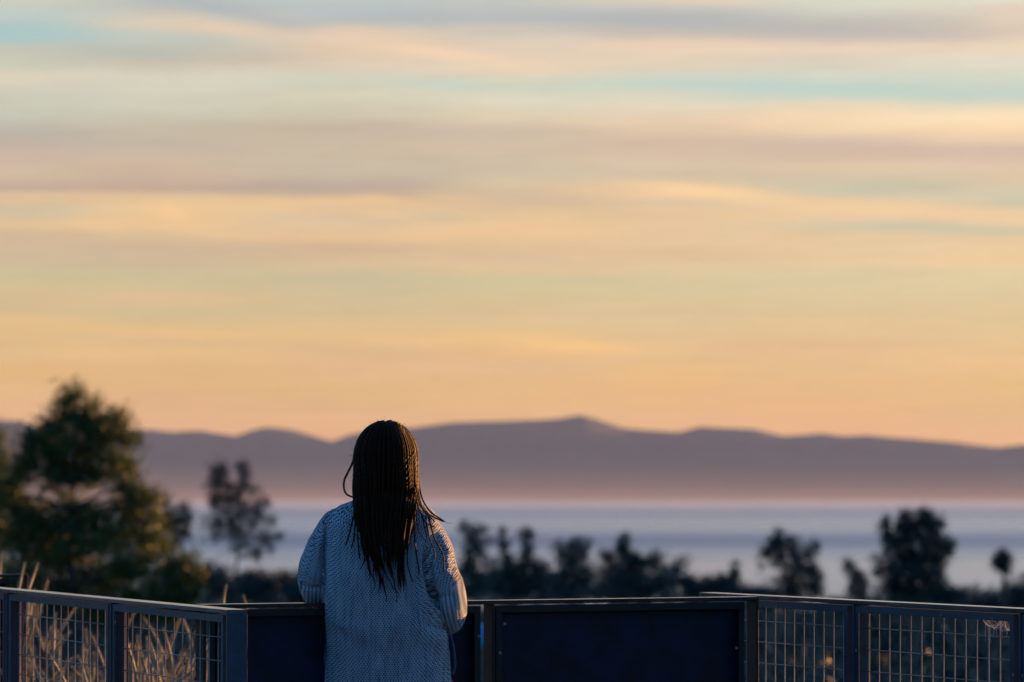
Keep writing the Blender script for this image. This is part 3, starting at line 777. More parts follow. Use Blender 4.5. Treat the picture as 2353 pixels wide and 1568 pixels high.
# fountain grass behind the left railing
def grass_tuft(i, px, Y, n_blades, n_plumes, hgt, label, spread=0.55):
    rd = random.Random(100 + i); x = (px - CX) / F * Y
    base = Vector((x, Y, -0.36))
    root = empty('fountain_grass', base, label, 'grass tuft', 'fountain grass tufts behind the left railing')
    mb = MB()
    def blade(az, lean, L, w, curl):
        pts = []; p = base + Vector((rd.uniform(-.05, .05), rd.uniform(-.05, .05), 0)); el = PI / 2 - lean * 0.25
        n = 9
        for k in range(n):
            pts.append(p.copy()); t = k / (n - 1)
            e_ = el - lean * 0.9 * t ** 1.4 - curl * max(0, t - 0.65) * 3
            p = p + Vector((math.cos(az) * math.cos(e_), math.sin(az) * math.cos(e_), math.sin(e_))) * (L / n)
        return pts
    for k in range(n_blades):
        az = rd.uniform(0, 2 * PI); pts = blade(az, rd.uniform(.1, 1.0) * spread * 1.6, hgt * rd.uniform(.6, .98), 0, rd.uniform(.2, 1.2))
        mb.tube(pts, [0.0034 * (1 - 0.8 * q / 8) for q in range(9)], 3, False)
    stems = []
    for k in range(n_plumes):
        az = rd.uniform(0, 2 * PI); pts = blade(az, rd.uniform(.05, .8) * spread, hgt * rd.uniform(.85, 1.12), 0, rd.uniform(0.1, .6))
        mb.tube(pts, [0.0014] * 9, 4, False); stems.append(pts)
    mb.build('blades', M['blade'], root)
    for pts in stems:
        q = MB(); L = rd.uniform(0.15, 0.27)
        d0 = (pts[-1] - pts[-2]).normalized(); bend = Vector((d0.x, d0.y, 0)) * 0.25 - Z * 0.2 + Vector((rd.uniform(-.2, .2), 0, 0))
        line = [pts[-1] + d0 * L * t + bend * L * t * t * 0.5 for t in [j / 9 for j in range(10)]]
        rad = [0.002, .004, .0055, .006, .0055, .005, .004, .003, .002, .0006]
        q.tube(line, rad, 6, True)
        for _ in range(800):
            t = rd.random() * 0.97; j = int(t * 9); c = line[j].lerp(line[j + 1], t * 9 - j)
            dd = (line[j + 1] - line[j]).normalized()
            o_ = Vector((rd.gauss(0, 1), rd.gauss(0, 1), rd.gauss(0, 1))); o_ = (o_ - dd * o_.dot(dd)).normalized()
            tip = c + (o_ * rd.uniform(.5, 1) + dd * rd.uniform(.7, 1.4)) * (rd.uniform(.55, 1) * 0.030 * (1 - 0.45 * t))
            sd = dd.cross(o_) * 0.0004
            q.add([c + sd, c - sd, tip], [(0, 1, 2)])
        q.build('plume', M['plume'], root)
tufts = [(30, 18.6, 110, 15, 1.36, 'leftmost fountain grass tuft, its plumes rising above the far railing end'),
 (105, 18.4, 120, 14, 1.10, 'fountain grass tuft behind the first full mesh panel from the left edge, towards that panel\'s left'),
 (175, 19.3, 120, 15, 1.12, 'fountain grass tuft with drooping plumes behind the middle of the left mesh panel'),
 (235, 18.2, 120, 14, 1.06, 'fountain grass tuft behind the slim post between the two left mesh panels'),
 (315, 18.8, 150, 20, 1.10, 'dense pale fountain grass tuft behind the left half of the last mesh panel'),
 (385, 18.0, 150, 20, 1.06, 'dense fountain grass tuft behind the middle of the last mesh panel'),
 (445, 18.7, 130, 17, 1.12, 'fountain grass tuft behind the last mesh panel\'s right side'),
 (515, 18.2, 80, 8, 1.20, 'fountain grass tuft with one upright plume above the left end of the solid railing'),
 (590, 19.5, 60, 6, 1.14, 'fountain grass tuft with faint tips above the solid railing, nearest the woman'),
 (-30, 19.4, 100, 14, 1.36, 'fountain grass tuft cut by the left edge of the view')]
for i, (px, Y, nb, npl, h, lab) in enumerate(tufts): grass_tuft(i, px, Y, nb, npl, h, lab)

# tiny bird
def bird():
    c = P(1000, 868.6, 420); root = empty('bird', c, 'tiny dark bird alone in the orange sky above the woman', 'bird')
    mb = MB(); mb.tube([c + Vector((x, 0, z)) for x, z in ((-.14, 0), (-.08, .01), (0, 0), (.08, .01), (.12, .03), (.17, .03))], [.012, .03, .045, .03, .028, .004], 8)
    mb.build('body', M['bird'], root, True)
    for s in (-1, 1):
        w = MB(); w.add([c + Vector((-.05, 0, 0)), c + Vector((.06, 0, 0)), c + Vector((.05, s * .15, .07)), c + Vector((-.02, s * .32, .04)), c + Vector((-.06, s * .14, .06)),
                       c + Vector((-.05, 0, .012)), c + Vector((.06, 0, .012)), c + Vector((.05, s * .15, .08)), c + Vector((-.02, s * .32, .042)), c + Vector((-.06, s * .14, .07))],
                      [(0, 1, 2, 4), (4, 2, 3), (5, 9, 7, 6), (9, 8, 7), (1, 0, 5, 6), (2, 1, 6, 7), (3, 2, 7, 8), (4, 3, 8, 9), (0, 4, 9, 5)])
        w.build('wing', M['bird'], root)
bird()

# ------------------------------------------------------------------ the woman at the railing
YP = 14.42
def W(px, py, dy=0.0): return P(px, py, YP + dy)
KP = YP / F
def person():
    root = empty('person', Vector((W(890, 1120).x, YP, 0)), 'woman seen from behind in blue knit sweater with long dark braids, leaning on the railing', 'person')
    # ---- body: one continuous surface from overlapping masses
    mb = MB(); sc = KP
    hc = W(887, 1052, 0.0)
    mb.ball(hc + Vector((0, 0.005, 0.012)), (0.076, 0.096, 0.10), 24, 16)
    mb.ball(hc + Vector((0, 0.045, -0.055)), (0.055, 0.06, 0.06), 20, 12)     # jaw
    mb.tube([hc + Vector((0, 0.10, 0.01)), hc + Vector((0, 0.122, -0.022)), hc + Vector((0, 0.10, -0.032))], [0.008, 0.014, 0.01], 10)  # nose
    mb.ball(hc + Vector((0, 0.098, -0.058)), (0.025, 0.012, 0.007), 12, 8); mb.ball(hc + Vector((0, 0.096, -0.069)), (0.022, 0.012, 0.008), 12, 8)
    for s in (-1, 1):
        mb.ball(hc + Vector((s * 0.077, 0.0, -0.01)), (0.009, 0.017, 0.03), 10, 8)
        mb.ball(hc + Vector((s * 0.03, 0.088, 0.022)), (0.024, 0.012, 0.006), 10, 8)  # brow
        mb.ball(hc + Vector((s * 0.04, 0.075, -0.025)), (0.026, 0.013, 0.02), 12, 8)  # cheek
    mb.tube([hc + Vector((0, 0.0, -0.05)), hc + Vector((0, -0.03, -0.13)), hc + Vector((0, -0.05, -0.2))], [0.058, 0.055, 0.07], 16)
    spine = [(W(893, 1195, -0.02), .15, .09), (W(893, 1260, -0.03), .16, .11), (W(893, 1350, -0.04), .14, .10), (W(895, 1440, -0.03), .13, .09), (W(898, 1540, -0.02), .15, .10), (W(898, 1600, -0.02), .15, .10)]
    rings = []
    for c, a, b in spine: rings.append([c + Vector((a * math.cos(t * PI / 12), b * math.sin(t * PI / 12), 0)) for t in range(24)])
    mb.rings(rings[::-1])
    for s, hip in ((-1, 848), (1, 948)):
        h = W(hip, 1600, -0.02); k = Vector((h.x + s * 0.01, YP - 0.03, 0.48)); a = Vector((h.x + s * 0.02, YP - 0.08, 0.09))
        mb.tube(smooth_path([h + Z * 0.06, h.lerp(k, .5), k, k.lerp(a, .35), a], 16), [.095, .09, .085, .078, .07, .064, .06, .058, .058, .057, .053, .047, .042, .038, .036, .036], 14)
        mb.tube([a, a + Vector((s * 0.01, 0.02, -0.05)), a + Vector((s * 0.02, 0.16, -0.065))], [.036, .036, .024], 12)
    # arms: shoulder, elbow, wrist; hands folded over the rail
    zr = TOP
    arms = {}
    for s, sh, el, wr in ((-1, W(808, 1205, 0), W(714, 1352, 0.02), Vector((W(835, 1380).x, YP + 0.33, zr + 0.055))),
                          (1, W(955, 1222, 0), W(1030, 1388, -0.01), Vector((W(925, 1380).x, YP + 0.40, zr + 0.06)))):
        mb.tube(smooth_path([sh, sh.lerp(el, .5) , el], 8), [.042, .044, .044, .042, .042, .04, .038, .036], 12)
        mb.tube(smooth_path([el, el.lerp(wr, .5) + Z * 0.005, wr], 8), [.038, .04, .038, .035, .031, .028, .025, .024], 12)
        arms[s] = (sh, el, wr)
        # hand
        fdir = Vector((-s * 0.92, 0.3, -0.12)).normalized(); side = Vector((0.25 * s, 0.95, 0.1)).normalized(); up = fdir.cross(side).normalized()
        if up.z < 0: up = -up
        pc = wr + fdir * 0.05
        mb.tube([wr, wr + fdir * 0.02, pc, wr + fdir * 0.085], [.022, .026, .030, .028], 12)
        for q, L in enumerate((0.068, 0.078, 0.072, 0.056)):
            b0 = wr + fdir * 0.08 + side * (0.027 - 0.018 * q)
            p1 = b0 + fdir * L * 0.45; p2 = p1 + (fdir * 0.8 - up * 0.55).normalized() * L * 0.32; p3 = p2 + (fdir * 0.45 - up * 0.9).normalized() * L * 0.25
            mb.tube([b0 - fdir * 0.02, b0, p1, p2, p3], [.0095, .0098, .009, .0083, .0068], 8)
        tb = wr + fdir * 0.03 + side * 0.024
        mb.tube([wr + fdir * 0.012 + side * 0.012, tb, tb + (fdir + side * 0.7).normalized() * 0.032, tb + (fdir * 1.3 + side * 0.5).normalized() * 0.058], [.013, .0125, .0105, .008], 8)
    me = mb.mesh('tmp'); body = remesh(me, 0.0055, 3)
    bo = link_mesh('body', body, M['skin'], root, True)
    for s in (-1, 1):
        e_ = MB(); e_.ball(hc + Vector((s * 0.031, 0.0865, 0.004)), (0.0125, 0.011, 0.0055), 14, 10); eo = e_.build('eye', M['eye'], root, True)
        e_ = MB(); e_.ball(hc + Vector((s * 0.031, 0.0955, 0.004)), (0.0055, 0.0028, 0.0048), 12, 8); e_.build('iris', M['shoe'], eo, True)

    # ---- sweater: torso, two wide sleeves, cuffs, collar; one knitted surface
    tors = [(1150,838,950,.0,.060),(1158,800,968,.0,.072),(1168,775,985,.0,.082),(1182,757,1003,-.005,.095),(1205,746,1012,-.015,.112),(1260,741,1012,-.03,.128),(1330,741,1004,-.04,.135),
            (1380,742,1002,-.04,.136),(1420,745,1014,-.035,.138),(1455,748,1026,-.03,.138),(1500,751,1034,-.02,.138),(1568,749,1041,-.02,.14),(1640,744,1046,-.06,.165),(1700,742,1048,-.06,.165),(1725,744,1047,-.06,.16)]
    mb = MB(); rings = []
    for py, l, r, dy, hd in tors:
        c = W((l + r) / 2, py, dy); a = (r - l) / 2 * (YP + dy) / F
        rings.append([c + Vector((math.copysign(abs(math.cos(t * PI / 20)) ** .85, math.cos(t * PI / 20)) * a, math.copysign(abs(math.sin(t * PI / 20)) ** .9, math.sin(t * PI / 20)) * hd, 0)) for t in range(40)])
    mb.rings(rings[::-1])
    wl, wr_ = arms[-1][2], arms[1][2]
    def el_tube(pts, rx, rd, n=22):
        pts_ = smooth_path(pts, n); m = len(rx) - 1
        rings = []
        for i, p in enumerate(pts_):
            t = (pts_[min(i + 1, n - 1)] - pts_[max(i - 1, 0)]).normalized()
            u = Vector((1, 0, 0)) - t * t.x
            if u.length < .25: u = Vector((0, 0, 1)) - t * t.z
            u.normalize(); w = t.cross(u); k = i / (n - 1) * m; j = min(int(k), m - 1); k -= j
            a = rx[j] * (1 - k) + rx[j + 1] * k; b = rd[j] * (1 - k) + rd[j + 1] * k
            rings.append([p + u * a * math.cos(q * PI / 12) + w * b * math.sin(q * PI / 12) for q in range(24)])
        mb.rings(rings)
        return pts_
    lp = [W(800, 1190, 0), W(772, 1212, 0), W(744, 1260, 0), W(728, 1305, -0.005), W(724, 1342, 0.0), W(733, 1374, 0.05), Vector((W(775, 1380).x, YP + 0.2, zr + 0.045)), wl - Vector((0.06, 0.03, 0))]
    left = el_tube(lp, [.042, .056, .060, .061, .055, .038, .036, .034], [.05, .068, .075, .078, .07, .045, .04, .036], 26)
    rp = [W(952, 1212, 0), W(978, 1228, 0), W(1000, 1262, 0), W(1012, 1305, -.012), W(1024, 1350, -.02), W(1033, 1392, -.01), W(1030, 1412, .06), Vector((W(1000, 1390).x, YP + 0.26, zr + 0.05)), wr_ + Vector((0.05, -0.05, 0))]
    right = el_tube(rp, [.048, .060, .061, .060, .060, .056, .048, .04, .036], [.06, .082, .098, .102, .098, .085, .06, .04, .036], 28)
    sw = remesh(mb.mesh('tmp2'), 0.0042, 9)
    # fold sculpting: (points in the picture's columns/rows, depth, width)
    folds = [([(978,1262),(980,1304),(984,1337),(996,1368),(1008,1385)], -0.034, 0.0085), ([(992,1262),(997,1290),(1003,1318),(1007,1345)], 0.013, 0.009),
             ([(970,1318),(970,1345),(974,1378),(986,1400),(1006,1416),(1016,1432)], 0.018, 0.010), ([(952,1330),(956,1385),(975,1420),(1000,1440)], -0.008, 0.018),
             ([(975,1432),(1000,1442),(1026,1446)], -0.012, 0.012), ([(930,1400),(970,1455),(1020,1475)], 0.007, 0.022), ([(900,1300),(935,1420),(1000,1500)], -0.004, 0.03),
             ([(744,1205),(742,1260),(742,1330),(743,1390)], -0.016, 0.0075), ([(760,1210),(757,1300),(756,1390)], 0.004, 0.012), ([(1015,1240),(1024,1290),(1022,1340)], 0.007, 0.014),
             ([(700,1290),(712,1330),(735,1350)], 0.006, 0.014), ([(690,1345),(712,1352),(738,1345)], -0.006, 0.006), ([(765,1440),(800,1470),(860,1480)], -0.005, 0.022), ([(790,1215),(800,1300),(790,1400),(800,1500)], 0.006, 0.016), ([(825,1400),(850,1470),(850,1560)], -0.006, 0.018), ([(905,1420),(900,1480),(915,1560)], 0.006, 0.018), ([(960,1470),(950,1510),(965,1565)], -0.006, 0.015), ([(752,1420),(790,1440),(840,1430)], 0.005, 0.012), ([(700,1270),(722,1300),(742,1310)], -0.006, 0.008), ([(695,1310),(715,1325),(740,1330)], 0.006, 0.008), ([(706,1235),(728,1250),(742,1255)], 0.004, 0.012), ([(1010,1290),(1030,1310),(1050,1305)], -0.006, 0.009), ([(1008,1250),(1028,1268),(1044,1262)], 0.006, 0.01), ([(962,1250),(966,1300),(962,1340)], 0.010, 0.012), ([(1004,1365),(1026,1372),(1050,1362)], -0.006, 0.008), ([(715,1200),(735,1225),(750,1262)], -0.005, 0.010), ([(752,1490),(800,1530),(900,1545)], 0.004, 0.03)]
    fd = []
    for pts, dep, wd in folds:
        pp = smooth_path([W(a, b, -0.12) for a, b in pts], 24); fd.append((np.array([[p.x, p.z] for p in pp]), dep, wd))
    n = len(sw.vertices); co = np.empty(n * 3); sw.vertices.foreach_get('co', co); co = co.reshape(-1, 3)
    no = np.empty(n * 3); sw.vertex_normals.foreach_get('vector', no); no = no.reshape(-1, 3)
    back = np.clip(-no[:, 1] * 1.6 + 0.35, 0, 1)
    disp = np.zeros(n)
    for pl_, dep, wd in fd:
        d = np.sqrt(((co[:, None, [0, 2]] - pl_[None]) ** 2).sum(2)); j = d.argmin(1); dm = d.min(1)
        endf = np.clip(np.minimum(j, 23 - j) / 5.0, 0, 1)
        disp += dep * np.exp(-(dm / wd) ** 2) * back * (0.25 + 0.75 * endf)
    for i in range(n):
        v = Vector(co[i]); disp[i] += 0.011 * mnoise.noise(Vector((v.x * 9, v.y * 9, v.z * 4.5))) + 0.003 * mnoise.noise(v * 14) + 0.0012 * mnoise.noise(v * 30)
    # parts of the garment: torso, sleeves, ribbed cuffs
    def pl_np(a): return np.array([list(p) for p in a])
    L_, R_ = pl_np(left), pl_np(right)
    def near(poly):
        d = np.sqrt(((co[:, None] - poly[None]) ** 2).sum(2)); return d.argmin(1), d.min(1)
    jl, dl = near(L_); jr, dr = near(R_)
    cx0 = W(893, 1200).x
    th = np.arctan2(co[:, 0] - cx0, -(co[:, 1] - (YP - 0.03)))
    xl = np.interp(co[:, 2], [W(0, 1395).z, W(0, 1200).z, W(0, 1170).z], [W(742, 1390, -.1).x, W(742, 1210, -.1).x, W(762, 1175, -.1).x])
    xr = np.interp(co[:, 2], [W(0, 1450).z, W(0, 1385).z, W(0, 1340).z, W(0, 1300).z, W(0, 1220).z, W(0, 1180).z], [W(1030, 1450, -.1).x, W(1003, 1385, -.1).x, W(984, 1337, -.1).x, W(979, 1304, -.1).x, W(990, 1220, -.1).x, W(1000, 1180, -.1).x])
    isl = (co[:, 0] < xl) & (co[:, 2] > W(0, 1400).z) | ((co[:, 1] > YP + 0.1) & (dl < .07))
    isr = (co[:, 0] > xr) & (co[:, 2] > W(0, 1456).z) | ((co[:, 1] > YP + 0.1) & (dr < .07))
    uv = np.zeros((n, 2)); cuff = np.zeros(n)
    def arc(poly):
        a = np.zeros(len(poly)); a[1:] = np.cumsum(np.sqrt(((poly[1:] - poly[:-1]) ** 2).sum(1))); return a
    zc = co[:, 2]
    uv[:, 0] = np.where(np.abs(th) < 1.0, co[:, 0] - cx0, np.sign(th) * (0.15 + (np.abs(th) - 0.8) * 0.13)); uv[:, 0] = th * 0.155 * 0.5 + (co[:, 0] - cx0) * 0.5
    uv[:, 1] = zc - (co[:, 1] - YP) * 0.55
    for is_, poly, rot in ((isl, L_, 0.15), (isr, R_, -0.45)):
        c = co[is_]
        # sleeve fabric runs round the arm: stitch rows lie along the arm, slightly diagonal
        u = c[:, 0] * 0.75 - c[:, 1] * 0.35 * (1 if poly is R_ else -1); v = c[:, 2] - (c[:, 1] - YP) * 0.5
        uv[is_, 0] = 1.3 * (u * math.cos(rot) - v * math.sin(rot)) + 0.003; uv[is_, 1] = 1.15 * (u * math.sin(rot) + v * math.cos(rot))
    # cuffs
    def side_line(p, q):  # below this line in the picture
        a, b = W(*p, -.1), W(*q, -.1)
        return zc - (a.z + (co[:, 0] - a.x) / (b.x - a.x) * (b.z - a.z))
    cl = isl & (side_line((690, 1335), (742, 1352)) < 0); cr = isr & (side_line((1000, 1386), (1058, 1325)) < 0)
    cuff[cl | cr] = 1
    for c_ in (cl, cr): uv[c_, 0] = co[c_, 0] * 1.0 - co[c_, 1] * 0.12 * (-1 if c_ is cl else 1); uv[c_, 1] = co[c_, 2]
    uv[cr, 0] += (co[cr, 2]) * 0.10
    disp += cuff * (0.0014 * np.sin(2 * PI * uv[:, 0] / 0.0118) + 0.002)
    # broad soft ribs down the back and sleeves
    disp += (1 - cuff) * 0.0009 * np.sin(2 * PI * uv[:, 0] / 0.021)
    co2 = co + no * disp[:, None]
    sw.vertices.foreach_set('co', co2.ravel())
    at = sw.attributes.new('knit', 'FLOAT_VECTOR', 'POINT')
    at.data.foreach_set('vector', np.concatenate([uv, cuff[:, None]], 1).ravel())
    sw.update()
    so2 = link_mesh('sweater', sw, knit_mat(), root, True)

    # collar: folded turtleneck showing at the left of the braids
    mb = MB(); rings = []
    for px, py, a, b in ((882,1168,.100,.085),(872,1158,.088,.085),(868,1146,.078,.083),(866,1134,.074,.082),(865,1128,.070,.078),(867,1130,.062,.070),(870,1150,.06,.065)):
        c = W(px, py, 0.0)
        rings.append([c + Vector((a * math.cos(t * PI / 20), b * math.sin(t * PI / 20), 0.004 * math.sin(t * .9 + 1))) for t in range(40)])
    mb.rings(rings[::-1]); cm = remesh(mb.mesh('c'), 0.004, 3)
    n = len(cm.vertices); co = np.empty(n * 3); cm.vertices.foreach_get('co', co); co = co.reshape(-1, 3)
    th = np.arctan2(co[:, 0] - W(870, 1100).x, -(co[:, 1] - YP))
    at = cm.attributes.new('knit', 'FLOAT_VECTOR', 'POINT'); at.data.foreach_set('vector', np.stack([co[:, 2], th * 0.085, 0 * th], 1).ravel())
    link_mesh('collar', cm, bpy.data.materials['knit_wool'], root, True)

    # trousers and shoes
    mb = MB()
    for s, hip in ((-1, 848), (1, 962)):
        h = W(hip, 1600, -0.02); k = Vector((h.x + s * 0.01, YP - 0.03, 0.48)); a = Vector((h.x + s * 0.02, YP - 0.08, 0.10))
        mb.tube(smooth_path([h + Z * 0.10, h.lerp(k, .5), k, k.lerp(a, .35), a], 16), [.09, .098, .098, .092, .085, .08, .076, .074, .072, .07, .066, .062, .058, .056, .055, .054], 18)
    mb.ball(W(898, 1625, -.02), (.165, .10, .10), 24, 14); mb.tube([W(1012, 1700, -.02), W(1020, 1640, -.015), W(1030, 1590, -.01), W(1034, 1560, -.01)], [.05, .035, .024, .012], 12)
    tm = remesh(mb.mesh('t'), 0.007, 5)
    link_mesh('trousers', tm, M['trousers'], root, True)
    for s, hip in ((-1, 848), (1, 956)):
        h = W(hip, 1600, -0.02); a = Vector((h.x + s * 0.02, YP - 0.08, 0.0)); mb = MB()
        mb.rings([[a + Vector((s * 0.012 * t + w_ * math.cos(q * PI / 10), y + l_ * math.sin(q * PI / 10), z)) for q in range(20)] for t, w_, l_, y, z in ((0, .044, .125, .05, .002), (0, .047, .13, .05, .012), (0, .045, .12, .048, .03), (0, .042, .09, .02, .06), (0, .042, .055, -.01, .09))])
        mb.build('shoe', M['shoe'], root, True)

    # cords hanging at the hem seams
    for pts, r in (([(1029,1452),(1036,1462),(1041,1480),(1044,1500),(1046,1520),(1045,1536),(1041,1550)], .0036), ([(754,1466),(750,1484),(747,1502),(747,1522),(750,1540)], .0032)):
        mb = MB(); p = smooth_path([W(a, b, -.05) for a, b in pts], 70)
        for ph in (0, PI):
            mb.tube([q + Vector((math.cos(i * .75 + ph), math.sin(i * .75 + ph), 0)) * r * .55 for i, q in enumerate(p)], r * .7, 6)
        mb.build('cord', M['yarn'], root, True)

    # ---- braids
    hb = MB(); rd = random.Random(21)
    ctr = hc + Vector((0.0, 0, 0.0)); X0 = ctr.x
    capm = MB(); capm.ball(ctr + Vector((0, -0.004, 0.006)), (0.0895, 0.104, 0.104), 26, 18)
    capm.v = [v if not (v[1] > ctr.y + 0.058 and v[2] < ctr.z + 0.062) else (ctr.x + (v[0] - ctr.x) * .85, ctr.y + .05, v[2]) for v in capm.v]
    capm.ball(W(887, 1115, -.062), (.074, .030, .085), 18, 12); capm.ball(W(886, 1180, -.120), (.056, .016, .075), 18, 12)
    capm.build('scalp_hair', M['hair'], root, True)
    def braid(path, r=0.0047, taper=0.25, pitch=0.0155, dst=None):
        L = sum((path[i + 1] - path[i]).length for i in range(len(path) - 1)); n = max(16, int(L / 0.0026))
        p = smooth_path(path, n); ph0 = rd.uniform(0, 2 * PI); m = dst or hb
        for k in range(2):
            pts = []; rr = []
            for i, q in enumerate(p):
                t = (p[min(i + 1, n - 1)] - p[max(i - 1, 0)]).normalized()
                u = t.cross(Vector((0.3, 1, 0.1))).normalized(); w = t.cross(u)
                f = i / (n - 1); R_ = r * (1 - taper * f) * (1 if f < .93 else max(.12, (1 - f) / .07))
                a = ph0 + k * PI + 2 * PI * (i * 0.0026) / pitch
                pts.append(q + u * math.cos(a) * R_ * .52 + w * math.sin(a) * R_ * .52); rr.append(R_ * .66)
            m.tube(pts, rr, 6)
    def zy(py): return W(0, py).z
    # centre line and half-width of the falling mass by row
    rows = [1040, 1100, 1160, 1200, 1250, 1300, 1350, 1395]
    cxs = [887, 887, 886, 884, 884, 888, 897, 904]; hw = [74, 74, 70, 64, 54, 42, 27, 16]
    def fall(px0, layer, end, wob):
        """px0: column at the ear line"""
        f = (px0 - 887) / 74
        out = []
        for py in np.arange(1085, end + 1, 28):
            c = np.interp(py, rows, cxs); h = np.interp(py, rows, hw)
            x = c + f * h + wob[0] * math.sin(py / 55 + wob[1]) * 6.5 * min(1, max(0, (py - 1100) / 100)) + wob[2] * max(0, (py - 1220) / 140) * 16
            bk = np.interp(py, [1085, 1150, 1200, 1260, 1400], [-.105, -.118, -.150, -.178, -.200])
            dy = (bk + 0.0) * math.sqrt(max(0.02, 1 - (f * .93) ** 2)) ** (1.0 if py < 1150 else .35) - layer * 0.0085 + 0.008
            out.append(W(x, py, dy))
        return out
    nb = 150
    for i in range(nb):
        layer = i % 4
        f = -1.0 + 2.0 * ((i * 0.6180339) % 1.0)
        f = math.copysign(abs(f) ** 0.8, f)
        ang = f * PI / 2 * 0.99
        off = rd.uniform(-.05, .05)
        # from the crown over the skull
        rx, ry, rz = .094 + layer * .0036, .108 + layer * .004, .109 + layer * .0036
        pts = []
        th0 = rd.uniform(0.02, 0.5) + (0.12 if abs(f) < .5 else .0); a0 = ang + off
        for th in np.linspace(th0, PI / 2 * 0.98, 6):
            pts.append(ctr + Vector((rx * math.sin(th) * math.sin(a0), -ry * math.sin(th) * math.cos(a0), rz * math.cos(th))))
        col = 887 + 74 * math.sin(ang) + rd.uniform(-2, 2)
        core = 1 - abs(f)
        end = rd.choice([rd.uniform(1215, 1300), rd.uniform(1260, 1350), rd.uniform(1300, 1392)]) if core > .35 else rd.uniform(1180, 1290)
        wob = (rd.uniform(-1, 1), rd.uniform(0, 6), rd.uniform(-1, 1))
        pts += fall(col, layer, end, wob)[1:]
        braid(pts, rd.uniform(.0038, .0056), rd.uniform(.15, .5))
    # short roots knotted on the crown: the bumpy outline
    for i in range(30):
        a = -PI / 2 + PI * (i / 29); th = 0.0
        p0 = ctr + Vector((.10 * math.sin(a) * .95, rd.uniform(-.03, .02), .116 * math.cos(a) * 0.985))
        dirn = Vector((math.cos(a), 0, -math.sin(a)))
        sg = 1 if a > 0 else -1
        if abs(a) < .35: sg = rd.choice((-1, 1))
        q0 = p0 - (p0 - ctr) * 0.05
        braid([q0 + Vector((0, .02, 0)), p0 + Vector((0, rd.uniform(-.012, 0), rd.uniform(-.002, .006))), q0 + dirn * sg * .008 + Vector((0, -.032, -.004)), q0 - (p0 - ctr) * 0.12 + dirn * sg * .012 + Vector((0, -.055, -.006))], .0070, .1, .018)
    # loose strands: (points, dy, radius)
    loose = [([(815,1040),(811,1062),(800,1085),(791,1105),(791,1125),(798,1137),(812,1143),(822,1146)], [-.01,-.01,-.02,-.03,-.05,-.08,-.10,-.11], .0042),
      ([(822,1150),(812,1190),(806,1215),(799,1240),(793,1255)], [-.12,-.14,-.15,-.155,-.155], .0036), ([(820,1150),(816,1200),(813,1240),(806,1262)], [-.12,-.14,-.15,-.16], .003),
      ([(826,1160),(822,1220),(824,1262),(828,1290)], [-.12,-.15,-.16,-.165], .003), ([(832,1180),(834,1240),(838,1280),(833,1300),(826,1312)], [-.13,-.16,-.17,-.175,-.175], .0026),
      ([(960,1080),(964,1120),(972,1150),(988,1175),(1008,1190),(1024,1200)], [-.02,-.02,-.03,-.05,-.07,-.08], .0036), ([(1018,1197),(1028,1202),(1035,1203),(1040,1201)], [-.075,-.08,-.08,-.08], .0008),
      ([(958,1090),(962,1135),(972,1168),(990,1185),(1010,1195),(1022,1200)], [-.05,-.05,-.07,-.09,-.10,-.10], .0033), ([(955,1110),(962,1150),(975,1175),(990,1190),(1000,1200)], [-.07,-.08,-.10,-.12,-.12], .0032),
      ([(952,1120),(960,1160),(968,1180),(976,1198),(990,1208),(1002,1212)], [-.08,-.10,-.12,-.13,-.13,-.13], .003),
      ([(985,1186),(992,1215),(1000,1240),(1010,1258),(1018,1275),(1020,1300),(1021,1322)], [-.11,-.125,-.13,-.13,-.13,-.125,-.12], .0032),
      ([(978,1185),(982,1215),(988,1240),(997,1262),(1001,1290)], [-.115,-.13,-.135,-.14,-.14], .0028), ([(968,1180),(975,1210),(980,1235),(976,1250)], [-.12,-.14,-.145,-.145], .0024),
      ([(950,1170),(952,1200),(953,1240),(957,1275),(962,1305),(963,1322)], [-.12,-.15,-.17,-.175,-.178,-.178], .0033), ([(958,1172),(958,1200),(964,1225),(975,1240),(982,1250)], [-.12,-.145,-.15,-.15,-.15], .002),
      ([(945,1200),(938,1250),(936,1290),(942,1320),(952,1342)], [-.15,-.17,-.18,-.185,-.185], .0024), ([(930,1260),(928,1300),(930,1330),(936,1350)], [-.17,-.18,-.19,-.19], .0022),
      ([(905,1330),(908,1352),(912,1368),(911,1390)], [-.19,-.195,-.2,-.2], .0024), ([(895,1330),(903,1350),(915,1362),(917,1375)], [-.19,-.195,-.2,-.2], .0018),
      ([(880,1320),(882,1350),(888,1372),(886,1385)], [-.19,-.195,-.2,-.2], .0022), ([(860,1280),(858,1320),(862,1345),(856,1360)], [-.18,-.185,-.19,-.19], .002),
      ([(848,1260),(846,1300),(850,1325),(843,1338)], [-.175,-.18,-.185,-.185], .0022), ([(838,1230),(836,1262),(840,1290)], [-.16,-.17,-.175], .0024),
      ([(913,1300),(920,1330),(922,1350)], [-.185,-.19,-.195], .002), ([(870,1300),(872,1340),(868,1368)], [-.185,-.19,-.195], .002)]
    for pts, dys, r in loose:
        braid([W(a, b, d - 0.006) for (a, b), d in zip(pts, dys)], r, .35, .013)
    # fine fly-away hairs
    for _ in range(90):
        a = rd.uniform(-PI / 2, PI / 2); b0 = ctr + Vector((.103 * math.sin(a), rd.uniform(-.05, .0), .118 * math.cos(a)))
        o_ = Vector((math.sin(a), 0, math.cos(a))); tg = Vector((rd.gauss(0, 1), rd.gauss(0, .5), rd.gauss(0, 1)))
        hb.tube([b0, b0 + (o_ + tg * .6) * .004, b0 + (o_ + tg) * .008], .0003, 3)
    hb.build('braids', M['hair'], root, True)

